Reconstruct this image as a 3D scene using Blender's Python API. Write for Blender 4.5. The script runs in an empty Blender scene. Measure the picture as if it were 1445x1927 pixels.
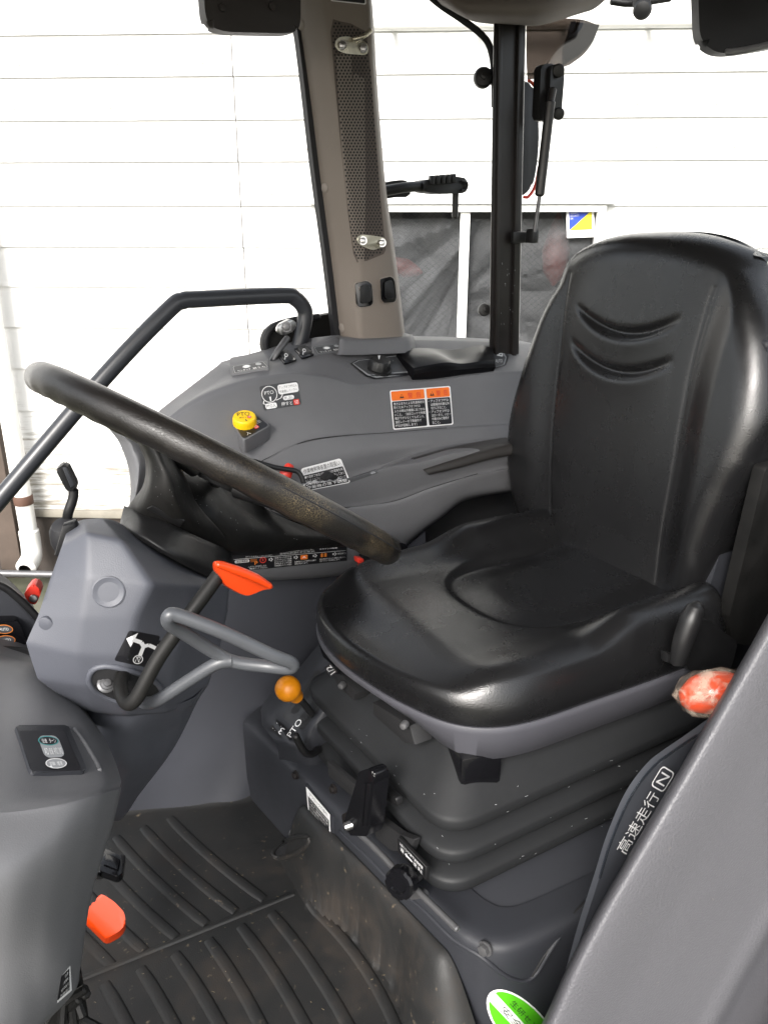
import bpy, bmesh, math, random
import numpy as np
from math import sin, cos, pi, radians, sqrt, atan2
from mathutils import Vector, Matrix
from mathutils.bvhtree import BVHTree
random.seed(7)
S = bpy.context.scene
C = S.collection
F = 1483.0; PITCH = radians(20.5); CAM = Vector((0, 0, 1.05)); YAW = radians(30)

# ------------------------------------------------------------------ surveying helpers
# X = towards the tractor's rear, Y = towards its right side, Z up, metres, cab floor at z = 0
def ray(x, y):
    u = (x - 722.5) / F; v = (y - 963.5) / F
    f = cos(PITCH) - v * sin(PITCH); up = -sin(PITCH) - v * cos(PITCH)
    return Vector((u * cos(YAW) + f * sin(YAW), -u * sin(YAW) + f * cos(YAW), up))
def P(x, y, a=None, b=None, z=None, d=None, n=None, o=None):
    r = ray(x, y)
    if a is not None: t = a / r.x
    elif b is not None: t = b / r.y
    elif z is not None: t = (z - CAM.z) / r.z
    elif n is not None: n = Vector(n); t = (Vector(o) - CAM).dot(n) / r.dot(n)
    else: t = d
    return CAM + r * t
RISER_N = (1, .133, 0); RISER_O = (.55, 0, 0)
def PR(x, y, off=0):                       # on the seat riser's front plane
    return P(x, y, n=RISER_N, o=(.55 - off, 0, 0))

def proj(p):
    d = Vector(p) - CAM; x = d.x*cos(YAW) - d.y*sin(YAW); h = d.x*sin(YAW) + d.y*cos(YAW)
    dep = h*cos(PITCH) - d.z*sin(PITCH); v = -(h*sin(PITCH) + d.z*cos(PITCH))
    return 722.5 + F*x/dep, 963.5 + F*v/dep
def pchip(xs, ys, xq):
    xs = np.asarray(xs, float); ys = np.asarray(ys, float); n = len(xs)
    if n == 2: return np.interp(xq, xs, ys)
    h = np.diff(xs); dl = np.diff(ys) / h; m = np.zeros(n)
    for i in range(1, n - 1):
        if dl[i-1] * dl[i] > 0:
            w1 = 2*h[i] + h[i-1]; w2 = h[i] + 2*h[i-1]
            m[i] = (w1 + w2) / (w1/dl[i-1] + w2/dl[i])
    m[0] = dl[0]; m[-1] = dl[-1]
    xq = np.clip(xq, xs[0], xs[-1]); k = np.clip(np.searchsorted(xs, xq) - 1, 0, n - 2)
    t = (xq - xs[k]) / h[k]
    return ((1+2*t)*(1-t)**2*ys[k] + t*(1-t)**2*h[k]*m[k] + t*t*(3-2*t)*ys[k+1] + t*t*(t-1)*h[k]*m[k+1])
def crom(pts, n=8, closed=False):          # Catmull-Rom through 3D points
    pts = [Vector(p) for p in pts]; L = len(pts); out = []
    R = range(L if closed else L - 1)
    for i in R:
        if closed: p0, p1, p2, p3 = pts[i-1], pts[i], pts[(i+1) % L], pts[(i+2) % L]
        else:
            p1, p2 = pts[i], pts[i+1]
            p0 = pts[i-1] if i else p1*2 - p2
            p3 = pts[i+2] if i + 2 < L else p2*2 - p1
        for k in range(n):
            t = k / n
            out.append(.5*((2*p1) + (p2-p0)*t + (2*p0-5*p1+4*p2-p3)*t*t + (3*p1-p0-3*p2+p3)*t**3))
    if not closed: out.append(pts[-1])
    return out
def sstep(e0, e1, x):
    t = min(1, max(0, (x - e0) / (e1 - e0))); return t*t*(3-2*t)

# ------------------------------------------------------------------ materials
M = {}
def mat(name, col, rough=.5, metal=0, bump=0, bscale=300, spec=.5, noise=0, nscale=8, col2=None, coat=0, bkind='noise', alpha=1, trans=0, rvar=0, coords='Object'):
    m = bpy.data.materials.new(name); m.use_nodes = True; nt = m.node_tree; N = nt.nodes; L = nt.links
    p = N['Principled BSDF']; p.inputs['Base Color'].default_value = (*col, 1); p.inputs['Roughness'].default_value = rough
    p.inputs['Metallic'].default_value = metal; p.inputs['Specular IOR Level'].default_value = spec; p.inputs['Coat Weight'].default_value = coat
    p.inputs['Alpha'].default_value = alpha; p.inputs['Transmission Weight'].default_value = trans
    tc = N.new('ShaderNodeTexCoord')
    if noise or rvar:
        nz = N.new('ShaderNodeTexNoise'); nz.inputs['Scale'].default_value = nscale; nz.inputs['Detail'].default_value = 6; nz.inputs['Roughness'].default_value = .65
        L.new(tc.outputs[coords], nz.inputs['Vector'])
    if noise:
        rp = N.new('ShaderNodeMapRange'); rp.inputs[1].default_value = .5 - .25; rp.inputs[2].default_value = .5 + .25
        L.new(nz.outputs['Fac'], rp.inputs[0])
        mx = N.new('ShaderNodeMix'); mx.data_type = 'RGBA'
        c2 = col2 or tuple(c*(1-noise) for c in col)
        mx.inputs[6].default_value = (*col, 1); mx.inputs[7].default_value = (*c2, 1)
        L.new(rp.outputs[0], mx.inputs[0]); L.new(mx.outputs[2], p.inputs['Base Color'])
    if rvar:
        r2 = N.new('ShaderNodeMapRange'); r2.inputs[1].default_value = .3; r2.inputs[2].default_value = .7
        r2.inputs[3].default_value = max(.02, rough - rvar); r2.inputs[4].default_value = min(1, rough + rvar)
        L.new(nz.outputs['Fac'], r2.inputs[0]); L.new(r2.outputs[0], p.inputs['Roughness'])
    if bump:
        if bkind == 'noise':
            b = N.new('ShaderNodeTexNoise'); b.inputs['Scale'].default_value = bscale; b.inputs['Detail'].default_value = 3; out = b.outputs['Fac']
        elif bkind == 'leather':
            b = N.new('ShaderNodeTexVoronoi'); b.feature = 'SMOOTH_F1'; b.inputs['Scale'].default_value = bscale; out = b.outputs['Distance']
        else:
            b = N.new('ShaderNodeTexVoronoi'); b.feature = 'DISTANCE_TO_EDGE'; b.inputs['Scale'].default_value = bscale
            mr = N.new('ShaderNodeMapRange'); mr.inputs[1].default_value = 0; mr.inputs[2].default_value = .12
            L.new(b.outputs['Distance'], mr.inputs[0]); out = mr.outputs[0]
            wz = N.new('ShaderNodeTexNoise'); wz.inputs['Scale'].default_value = bscale*.6; wz.inputs['Detail'].default_value = 2
            L.new(tc.outputs[coords], wz.inputs['Vector'])
            va = N.new('ShaderNodeMixRGB'); va.blend_type = 'ADD'; va.inputs[0].default_value = .012
            L.new(tc.outputs[coords], va.inputs[1]); L.new(wz.outputs['Color'], va.inputs[2]); L.new(va.outputs[0], b.inputs['Vector'])
        if bkind != 'crackle': L.new(tc.outputs[coords], b.inputs['Vector'])
        bp = N.new('ShaderNodeBump'); bp.inputs['Strength'].default_value = bump; bp.inputs['Distance'].default_value = .001
        L.new(out, bp.inputs['Height']); L.new(bp.outputs[0], p.inputs['Normal'])
    M[name] = m; return m
mat('grey_plastic', (.126, .127, .134), .55, bump=.22, bscale=900, noise=.14, nscale=5, rvar=.07)
mat('blue_grey_plastic', (.074, .078, .094), .55, bump=.22, bscale=900, noise=.13, nscale=6, rvar=.07)
mat('dark_grey_panel', (.022, .0235, .029), .6, bump=.2, bscale=700, noise=.2, nscale=5, rvar=.08)
mat('beige_plastic', (.205, .174, .148), .6, bump=.2, bscale=900, noise=.1, nscale=4)
mat('grille_plastic', (.085, .066, .055), .6)
mat('fender_plastic', (.092, .091, .100), .47, bump=1.0, bscale=380, noise=.12, nscale=5, rvar=.06)
mat('black_vinyl', (.0075, .0075, .008), .27, bump=.24, bscale=650, bkind='leather', rvar=.06, nscale=9, spec=.6)
mat('seat_shell', (.066, .066, .077), .5, bump=.1, bscale=800, noise=.1)
mat('black_plastic', (.007, .007, .0075), .45, bump=.1, bscale=600, rvar=.1, nscale=14)
mat('gloss_black', (.005, .005, .006), .16, spec=.35, rvar=.06, nscale=20)
mat('matte_black', (.009, .009, .010), .7)
mat('worn_black', (.005, .005, .0048), .55, spec=.25, noise=.5, nscale=22, col2=(.010, .0095, .009), rvar=.12)
mat('bellows_rubber', (.0175, .0185, .020), .6, spec=.3, noise=.35, nscale=7, col2=(.011, .0115, .0125), bump=.12, bscale=400, rvar=.09)
mat('black_paint', (.008, .0075, .0075), .38, noise=.3, nscale=6, col2=(.022, .018, .017), rvar=.08)
mat('tube_paint', (.030, .032, .037), .34, rvar=.06)
mat('loop_paint', (.070, .074, .082), .36, noise=.25, nscale=25, rvar=.08)
mat('orange_plastic', (.50, .038, .002), .33, bump=.06, bscale=300)
mat('red_plastic', (.62, .035, .02), .4)
mat('yellow_knob', (.90, .56, .005), .4)
mat('amber_ball', (.72, .245, .004), .36, noise=.2, nscale=30)
mat('steel', (.55, .55, .55), .3, metal=1, noise=.4, nscale=40)
mat('zinc_plate', (.62, .58, .47), .3, metal=.85, noise=.25, nscale=40, rvar=.08)
mat('dull_steel', (.16, .16, .165), .42, metal=.6, noise=.3, nscale=60)
mat('white_print', (.78, .78, .78), .5)
mat('grey_print', (.30, .31, .32), .5)
mat('black_print', (.010, .010, .012), .35)
mat('orange_print', (.85, .17, .012), .5)
mat('red_print', (.60, .045, .03), .5)
mat('amber_print', (.75, .22, .03), .5)
mat('blue_print', (.012, .05, .42), .5)
mat('yellow_print', (.72, .62, .02), .5)
mat('green_print', (.085, .44, .012), .4)
mat('teal_print', (.05, .28, .28), .4)
mat('label_grey', (.06, .062, .066), .4)
mat('white_metal', (.78, .78, .77), .45)
mat('pvc_white', (.74, .73, .70), .38, noise=.12, nscale=6)
mat('rust_brown', (.09, .045, .03), .7)
mat('plug_grey', (.24, .21, .185), .5)
mat('rubber_seal', (.010, .010, .012), .6)
mat('concrete', (.105, .10, .08), .9, noise=.5, nscale=5, col2=(.055, .062, .028))
mat('foundation_brown', (.075, .06, .052), .85, noise=.5, nscale=3, col2=(.035, .03, .026))
mat('board_grey', (.26, .24, .20), .8, noise=.4, nscale=6)
mat('lower_plastic', (.036, .038, .047), .55, bump=.2, bscale=700, noise=.15, nscale=5, rvar=.07)
mat('pad_brown', (.022, .020, .019), .5, bump=.2, bscale=700, rvar=.06)
mat('straw', (.20, .16, .10), .8)
mat('nail_grey', (.33, .30, .27), .6)
mat('display_black', (.005, .005, .006), .3, spec=.12)
mat('guide_grey', (.045, .048, .056), .35)
mat('soft_print', (.42, .43, .45), .5)
mat('wood_dark', (.10, .075, .06), .8, noise=.4, nscale=4)
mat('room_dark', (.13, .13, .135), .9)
mat('dull_red', (.11, .030, .026), .5)
mat('headliner', (.13, .11, .095), .8, bump=.3, bscale=400)
mat('visor_brown', (.022, .017, .016), .55, noise=.4, nscale=15)

def crackle_leather():
    m = mat('crackle_leather', (.014, .0125, .011), .34, rvar=.08, nscale=30, spec=.5)
    nt = m.node_tree; N = nt.nodes; L = nt.links; p = N['Principled BSDF']
    tc = N.new('ShaderNodeTexCoord')
    wz = N.new('ShaderNodeTexNoise'); wz.inputs['Scale'].default_value = 160; wz.inputs['Detail'].default_value = 3
    va = N.new('ShaderNodeMixRGB'); va.blend_type = 'ADD'; va.inputs[0].default_value = .005
    L.new(tc.outputs['Object'], wz.inputs['Vector']); L.new(tc.outputs['Object'], va.inputs[1]); L.new(wz.outputs['Color'], va.inputs[2])
    vo = N.new('ShaderNodeTexVoronoi'); vo.feature = 'DISTANCE_TO_EDGE'; vo.inputs['Scale'].default_value = 420; L.new(va.outputs[0], vo.inputs['Vector'])
    mr = N.new('ShaderNodeMapRange'); mr.inputs[1].default_value = 0.0; mr.inputs[2].default_value = .085; L.new(vo.outputs['Distance'], mr.inputs[0])
    n2 = N.new('ShaderNodeTexNoise'); n2.inputs['Scale'].default_value = 14; n2.inputs['Detail'].default_value = 4; L.new(tc.outputs['Object'], n2.inputs['Vector'])
    m2 = N.new('ShaderNodeMapRange'); m2.inputs[1].default_value = .42; m2.inputs[2].default_value = .66; L.new(n2.outputs['Fac'], m2.inputs[0])
    inv = N.new('ShaderNodeMath'); inv.operation = 'SUBTRACT'; inv.inputs[0].default_value = 1; L.new(mr.outputs[0], inv.inputs[1])
    mul = N.new('ShaderNodeMath'); mul.operation = 'MULTIPLY'; L.new(inv.outputs[0], mul.inputs[0]); L.new(m2.outputs[0], mul.inputs[1])
    mx = N.new('ShaderNodeMix'); mx.data_type = 'RGBA'; mx.inputs[6].default_value = (.0085, .0075, .007, 1); mx.inputs[7].default_value = (.17, .13, .075, 1)
    sx = N.new('ShaderNodeSeparateXYZ'); L.new(tc.outputs['Object'], sx.inputs[0])   # the driver's side of the rim is worn
    wx_ = N.new('ShaderNodeMapRange'); wx_.inputs[1].default_value = -.12; wx_.inputs[2].default_value = .10; wx_.inputs[3].default_value = .02; wx_.inputs[4].default_value = 1.3; L.new(sx.outputs['X'], wx_.inputs[0])
    ml2 = N.new('ShaderNodeMath'); ml2.operation = 'MULTIPLY'; ml2.use_clamp = True; L.new(mul.outputs[0], ml2.inputs[0]); L.new(wx_.outputs[0], ml2.inputs[1])
    L.new(ml2.outputs[0], mx.inputs[0]); L.new(mx.outputs[2], p.inputs['Base Color'])
    bp = N.new('ShaderNodeBump'); bp.inputs['Strength'].default_value = .22; bp.inputs['Distance'].default_value = .0008
    L.new(mr.outputs[0], bp.inputs['Height']); L.new(bp.outputs[0], p.inputs['Normal'])
crackle_leather()

def rubber_mat():
    m = mat('mat_rubber', (.030, .027, .025), .62, bump=.25, bscale=500)
    nt = m.node_tree; N = nt.nodes; L = nt.links; p = N['Principled BSDF']; tc = N.new('ShaderNodeTexCoord')
    n1 = N.new('ShaderNodeTexNoise'); n1.inputs['Scale'].default_value = 7; n1.inputs['Detail'].default_value = 8; n1.inputs['Roughness'].default_value = .7
    L.new(tc.outputs['Object'], n1.inputs['Vector'])
    r = N.new('ShaderNodeValToRGB'); e = r.color_ramp.elements
    e[0].position = .34; e[0].color = (.0100, .0108, .0112, 1); e[1].position = .74; e[1].color = (.029, .0215, .016, 1)
    k = r.color_ramp.elements.new(.52); k.color = (.0118, .0115, .0112, 1)
    L.new(n1.outputs['Fac'], r.inputs[0])
    # scuffs: fine pale specks of dried dirt and straw
    v = N.new('ShaderNodeTexNoise'); v.inputs['Scale'].default_value = 90; v.inputs['Detail'].default_value = 8; L.new(tc.outputs['Object'], v.inputs['Vector'])
    mr = N.new('ShaderNodeMapRange'); mr.inputs[1].default_value = .66; mr.inputs[2].default_value = .80; L.new(v.outputs['Fac'], mr.inputs[0])
    mx = N.new('ShaderNodeMix'); mx.data_type = 'RGBA'; mx.inputs[7].default_value = (.14, .11, .075, 1)
    L.new(mr.outputs[0], mx.inputs[0]); L.new(r.outputs[0], mx.inputs[6]); L.new(mx.outputs[2], p.inputs['Base Color'])
    r2 = N.new('ShaderNodeMapRange'); r2.inputs[1].default_value = .35; r2.inputs[2].default_value = .7; r2.inputs[3].default_value = .48; r2.inputs[4].default_value = .8
    L.new(n1.outputs['Fac'], r2.inputs[0]); L.new(r2.outputs[0], p.inputs['Roughness'])
rubber_mat()

def siding():
    m = mat('white_siding', (.80, .80, .79), .7)
    nt = m.node_tree; N = nt.nodes; L = nt.links; p = N['Principled BSDF']; tc = N.new('ShaderNodeTexCoord')
    sp = N.new('ShaderNodeSeparateXYZ'); L.new(tc.outputs['Object'], sp.inputs[0])
    mp = N.new('ShaderNodeMapping'); mp.inputs['Scale'].default_value = (3, 3, 40); L.new(tc.outputs['Object'], mp.inputs['Vector'])
    n1 = N.new('ShaderNodeTexNoise'); n1.inputs['Scale'].default_value = 1.2; n1.inputs['Detail'].default_value = 8; n1.inputs['Roughness'].default_value = .7; L.new(mp.outputs[0], n1.inputs['Vector'])
    lo = N.new('ShaderNodeMapRange'); lo.inputs[1].default_value = .35; lo.inputs[2].default_value = -.65; lo.inputs[3].default_value = .02; lo.inputs[4].default_value = .34
    L.new(sp.outputs['Z'], lo.inputs[0])
    ad = N.new('ShaderNodeMath'); ad.operation = 'ADD'; L.new(n1.outputs['Fac'], ad.inputs[0]); L.new(lo.outputs[0], ad.inputs[1])
    mr = N.new('ShaderNodeMapRange'); mr.inputs[1].default_value = .70; mr.inputs[2].default_value = .92; L.new(ad.outputs[0], mr.inputs[0])
    mx = N.new('ShaderNodeMix'); mx.data_type = 'RGBA'; mx.inputs[6].default_value = (.70, .70, .69, 1); mx.inputs[7].default_value = (.22, .20, .165, 1)
    L.new(mr.outputs[0], mx.inputs[0]); L.new(mx.outputs[2], p.inputs['Base Color'])
    bp = N.new('ShaderNodeBump'); bp.inputs['Strength'].default_value = .4; bp.inputs['Distance'].default_value = .004
    L.new(n1.outputs['Fac'], bp.inputs['Height']); L.new(bp.outputs[0], p.inputs['Normal'])
siding()

def clear_glass(name, rough=.0, tint=(1, 1, 1), refl=.5):
    m = bpy.data.materials.new(name); m.use_nodes = True; nt = m.node_tree; N = nt.nodes; L = nt.links
    N.remove(N['Principled BSDF']); o = N['Material Output']
    t = N.new('ShaderNodeBsdfTransparent'); t.inputs[0].default_value = (*tint, 1)
    g = N.new('ShaderNodeBsdfGlossy'); g.inputs['Roughness'].default_value = rough
    f = N.new('ShaderNodeLayerWeight'); f.inputs[0].default_value = .12
    k = N.new('ShaderNodeMath'); k.operation = 'MULTIPLY'; k.inputs[1].default_value = refl; L.new(f.outputs['Fresnel'], k.inputs[0])
    x = N.new('ShaderNodeMixShader'); L.new(k.outputs[0], x.inputs[0]); L.new(t.outputs[0], x.inputs[1]); L.new(g.outputs[0], x.inputs[2]); L.new(x.outputs[0], o.inputs[0])
    M[name] = m; return m
clear_glass('cab_glass', tint=(.97, .98, .975), refl=.35)
clear_glass('smoked_plastic', rough=.08, tint=(.045, .036, .031), refl=.06)
clear_glass('clear_plastic', rough=.12, tint=(.80, .82, .84), refl=.8)

def film(name, col, dens, rough=.25, nscale=9, lo=.42, hi=.62, stretch=(1, 1, 1)):
    m = bpy.data.materials.new(name); m.use_nodes = True; nt = m.node_tree; N = nt.nodes; L = nt.links
    p = N['Principled BSDF']; p.inputs['Base Color'].default_value = (*col, 1); p.inputs['Roughness'].default_value = rough
    o = N['Material Output']; t = N.new('ShaderNodeBsdfTransparent'); x = N.new('ShaderNodeMixShader')
    tc = N.new('ShaderNodeTexCoord'); mp = N.new('ShaderNodeMapping'); mp.inputs['Scale'].default_value = stretch; L.new(tc.outputs['Object'], mp.inputs[0])
    n = N.new('ShaderNodeTexNoise'); n.inputs['Scale'].default_value = nscale; n.inputs['Detail'].default_value = 5; n.inputs['Distortion'].default_value = .6; L.new(mp.outputs[0], n.inputs['Vector'])
    r = N.new('ShaderNodeMapRange'); r.inputs[1].default_value = lo; r.inputs[2].default_value = hi; r.inputs[3].default_value = dens[0]; r.inputs[4].default_value = dens[1]
    L.new(n.outputs['Fac'], r.inputs[0]); L.new(r.outputs[0], x.inputs[0]); L.new(t.outputs[0], x.inputs[1]); L.new(p.outputs[0], x.inputs[2]); L.new(x.outputs[0], o.inputs[0])
    M[name] = m; return m
film('plastic_film', (.60, .50, .40), (.06, .50), .2, 40, .46, .62)
film('sheet_film', (.46, .47, .48), (.14, .30), .45, 2.2, .40, .72, (1, 1, 1))

def wired_glass():
    m = bpy.data.materials.new('wired_glass'); m.use_nodes = True; nt = m.node_tree; N = nt.nodes; L = nt.links
    N.remove(N['Principled BSDF']); o = N['Material Output']
    tc = N.new('ShaderNodeTexCoord'); mp = N.new('ShaderNodeMapping'); mp.inputs['Rotation'].default_value = (0, radians(45), 0); mp.inputs['Scale'].default_value = (1, 1, 1)
    L.new(tc.outputs['Object'], mp.inputs[0]); sp = N.new('ShaderNodeSeparateXYZ'); L.new(mp.outputs[0], sp.inputs[0])
    def line(sock):
        a = N.new('ShaderNodeMath'); a.operation = 'MULTIPLY'; a.inputs[1].default_value = 1/.024; L.new(sock, a.inputs[0])
        f = N.new('ShaderNodeMath'); f.operation = 'FRACT'; L.new(a.outputs[0], f.inputs[0])
        c = N.new('ShaderNodeMath'); c.operation = 'LESS_THAN'; c.inputs[1].default_value = .06; L.new(f.outputs[0], c.inputs[0]); return c.outputs[0]
    mx = N.new('ShaderNodeMath'); mx.operation = 'MAXIMUM'; L.new(line(sp.outputs['X']), mx.inputs[0]); L.new(line(sp.outputs['Z']), mx.inputs[1])
    t = N.new('ShaderNodeBsdfTransparent'); t.inputs[0].default_value = (.80, .80, .81, 1)
    g = N.new('ShaderNodeBsdfGlossy'); g.inputs['Roughness'].default_value = .02
    f = N.new('ShaderNodeLayerWeight'); f.inputs[0].default_value = .2
    x = N.new('ShaderNodeMixShader'); L.new(f.outputs['Fresnel'], x.inputs[0]); L.new(t.outputs[0], x.inputs[1]); L.new(g.outputs[0], x.inputs[2])
    w = N.new('ShaderNodeBsdfDiffuse'); w.inputs[0].default_value = (.045, .048, .048, 1)
    y = N.new('ShaderNodeMixShader'); L.new(mx.outputs[0], y.inputs[0]); L.new(x.outputs[0], y.inputs[1]); L.new(w.outputs[0], y.inputs[2]); L.new(y.outputs[0], o.inputs[0])
    M['wired_glass'] = m
wired_glass()

# ------------------------------------------------------------------ objects
BVH = {}
def thing(name, label, cat, loc=(0, 0, 0), group=None):
    o = bpy.data.objects.new(name, None); C.objects.link(o); o.location = loc; o.empty_display_size = .05
    o['label'] = label; o['category'] = cat
    if group: o['group'] = group
    return o
def wloc(o):
    v = Vector((0, 0, 0))
    while o is not None: v += o.location; o = o.parent
    return v
def mk(name, bm, mats, parent=None, label=None, sharp=38, smooth=True, kind=None, cat=None, group=None, loc=None):
    bmesh.ops.remove_doubles(bm, verts=bm.verts, dist=1e-6)
    bmesh.ops.recalc_face_normals(bm, faces=bm.faces)
    tree = BVHTree.FromBMesh(bm)
    base = wloc(parent) if parent else Vector((0, 0, 0))
    if loc is None:
        if parent is None and not kind:
            xs = [v.co for v in bm.verts]; loc = Vector(((min(c.x for c in xs)+max(c.x for c in xs))/2, (min(c.y for c in xs)+max(c.y for c in xs))/2, min(c.z for c in xs)))
        else: loc = base if parent else Vector((0, 0, 0))
    loc = Vector(loc)
    for v in bm.verts: v.co -= loc
    me = bpy.data.meshes.new(name); bm.to_mesh(me); bm.free()
    for m in (mats if isinstance(mats, (list, tuple)) else [mats]): me.materials.append(M[m] if isinstance(m, str) else m)
    if smooth:
        me.polygons.foreach_set('use_smooth', [True]*len(me.polygons)); me.set_sharp_from_angle(angle=radians(sharp))
    o = bpy.data.objects.new(name, me); C.objects.link(o)
    if parent: o.parent = parent; o.location = loc - base
    else: o.location = loc
    if label: o['label'] = label
    if cat: o['category'] = cat
    if group: o['group'] = group
    if kind: o['kind'] = kind
    BVH[o.name] = tree
    return o
def B(): return bmesh.new()
def face(bm, vs, mi=0):
    try: f = bm.faces.new(vs); f.material_index = mi; return f
    except ValueError: return None
def box(bm, c, s, rot=None, bev=0, mi=0, segs=2):
    r = bmesh.ops.create_cube(bm, size=1); vs = r['verts']
    bmesh.ops.scale(bm, vec=Vector(s), verts=vs)
    if bev:
        es = list({e for v in vs for e in v.link_edges})
        q = bmesh.ops.bevel(bm, geom=es, offset=bev, segments=segs, affect='EDGES', profile=.5)
        vs = list({v for f in q['faces'] for v in f.verts} | {v for v in vs if v.is_valid})
    mtx = Matrix.Translation(Vector(c)) @ (rot.to_4x4() if rot is not None else Matrix())
    bmesh.ops.transform(bm, matrix=mtx, verts=vs)
    for f in {f for v in vs for f in v.link_faces}: f.material_index = mi
    return vs
def frame_of(n, up=(0, 0, 1)):
    n = Vector(n).normalized(); u = Vector(up)
    if abs(n.dot(u)) > .98: u = Vector((1, 0, 0))
    x = u.cross(n).normalized(); y = n.cross(x)
    return Matrix((x, y, n)).transposed()
def cyl(bm, c, n, r, h, seg=20, r2=None, mi=0, bev=0):
    R = frame_of(n); c = Vector(c); r2 = r if r2 is None else r2
    prof = [(0, r), (h, r2)] if not bev else [(0, r-bev), (bev*.3, r-bev*.3), (bev, r), (h-bev, r2), (h-bev*.3, r2-bev*.3), (h, r2-bev)]
    rings = [[bm.verts.new(c + R @ Vector((cos(2*pi*k/seg)*q, sin(2*pi*k/seg)*q, z))) for k in range(seg)] for z, q in prof]
    for a, b in zip(rings, rings[1:]):
        for k in range(seg): face(bm, (a[k], a[(k+1) % seg], b[(k+1) % seg], b[k]), mi)
    face(bm, rings[0][::-1], mi); face(bm, rings[-1], mi)
def lathe(bm, c, n, prof, seg=28, mi=0, flut=None):
    R = frame_of(n); c = Vector(c); rings = []
    for z, q in prof:
        rings.append([bm.verts.new(c + R @ Vector((cos(2*pi*k/seg)*q*(flut(k, z) if flut else 1), sin(2*pi*k/seg)*q*(flut(k, z) if flut else 1), z))) for k in range(seg)])
    for a, b in zip(rings, rings[1:]):
        for k in range(seg): face(bm, (a[k], a[(k+1) % seg], b[(k+1) % seg], b[k]), mi)
    face(bm, rings[0][::-1], mi); face(bm, rings[-1], mi)
def hexbolt(bm, c, n, r, mi=0):
    c = Vector(c); n = Vector(n).normalized()
    cyl(bm, c, n, r*1.35, r*.3, 18, mi=mi); cyl(bm, c + n*r*.3, n, r, r*.9, 6, mi=mi, bev=r*.12)
def tube(bm, pts, r, seg=14, n=6, mi=0, closed=False, flat=None, smooth=True, rr=None):
    """r: number or list (one per point); flat=(axis, factor) squashes"""
    pts = [Vector(p) for p in pts]
    rs = r if isinstance(r, (list, tuple)) else [r]*len(pts)
    if smooth:
        path = crom(pts, n, closed); L = len(pts)
        rad = []
        for i in range(len(path)):
            t = i/n; k = int(t); f = t-k; rad.append(rs[k % L]*(1-f) + rs[(k+1) % L if closed else min(k+1, L-1)]*f)
    else: path, rad = pts, list(rs)
    if rr: rad = [rr(i/max(1, len(path)-1))*q for i, q in enumerate(rad)]
    rings = []; prev = None; m = len(path)
    for i, p in enumerate(path):
        if closed: t = (path[(i+1) % m] - path[i-1]).normalized()
        else: t = (path[min(i+1, m-1)] - path[max(i-1, 0)]).normalized()
        if prev is None:
            x = t.cross(Vector((0, 0, 1)))
            if x.length < .1: x = t.cross(Vector((1, 0, 0)))
        else: x = prev - t*prev.dot(t)
        x.normalize(); prev = x; y = t.cross(x)
        rings.append([bm.verts.new(p + (x*cos(2*pi*k/seg) + y*sin(2*pi*k/seg))*rad[i]) for k in range(seg)])
    for a, b in (list(zip(rings, rings[1:])) + ([(rings[-1], rings[0])] if closed else [])):
        for k in range(seg): face(bm, (a[k], a[(k+1) % seg], b[(k+1) % seg], b[k]), mi)
    if not closed:
        for ring, p, s, rd in ((rings[0], path[0], -1, rad[0]), (rings[-1], path[-1], 1, rad[-1])):
            t = (path[1]-path[0]).normalized() if s < 0 else (path[-1]-path[-2]).normalized()
            cap = [bm.verts.new(p + (v.co-p)*.62 + t*s*rd*.38) for v in ring]
            for k in range(seg): face(bm, (ring[k], ring[(k+1) % seg], cap[(k+1) % seg], cap[k]), mi)
            face(bm, cap, mi)
def slab(bm, pts, vec, bev=.004, segs=2, mi=0):
    """closed outline of 3D points extruded along vec, edges rounded"""
    pts = [Vector(p) for p in pts]; vec = Vector(vec)
    a = [bm.verts.new(p) for p in pts]; b = [bm.verts.new(p + vec) for p in pts]; n = len(pts)
    fs = [face(bm, a, mi), face(bm, b[::-1], mi)]
    for i in range(n): fs.append(face(bm, (a[i], b[i], b[(i+1) % n], a[(i+1) % n]), mi))
    if bev:
        es = list({e for f in fs[:2] for e in f.edges})
        bmesh.ops.bevel(bm, geom=es, offset=bev, segments=segs, affect='EDGES', profile=.5, clamp_overlap=True)
    for f in bm.faces:
        if f.material_index != mi and False: pass
def round_poly(pts, r, n=5):               # round the corners of a 3D polygon
    out = []; pts = [Vector(p) for p in pts]; L = len(pts)
    for i in range(L):
        p, a, b = pts[i], pts[i-1], pts[(i+1) % L]
        ra = min(r, (a-p).length*.45); rb = min(r, (b-p).length*.45)
        s = p + (a-p).normalized()*ra; e = p + (b-p).normalized()*rb
        for k in range(n+1):
            t = k/n; out.append(s*(1-t)**2 + p*2*t*(1-t) + e*t*t)
    return out
def grid(bm, rows, closed_u=False, closed_v=False, mi=0):
    vs = [[bm.verts.new(p) for p in r] for r in rows]; R = len(vs); K = len(vs[0])
    for i in range(R if closed_v else R-1):
        for j in range(K if closed_u else K-1):
            face(bm, (vs[i][j], vs[i][(j+1) % K], vs[(i+1) % R][(j+1) % K], vs[(i+1) % R][j]), mi)
    return vs
def pxrow(row, n, key='b'):
    """row of (x, y, depth) control pixels -> n points evenly spread along the row"""
    s = [0]
    for q, w in zip(row, row[1:]): s.append(s[-1] + math.hypot(w[0]-q[0], w[1]-q[1]))
    t = np.linspace(0, s[-1], n)
    X = pchip(s, [q[0] for q in row], t); Y = pchip(s, [q[1] for q in row], t); D = pchip(s, [q[2] for q in row], t)
    return [P(x, y, **{key: d}) for x, y, d in zip(X, Y, D)]
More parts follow.
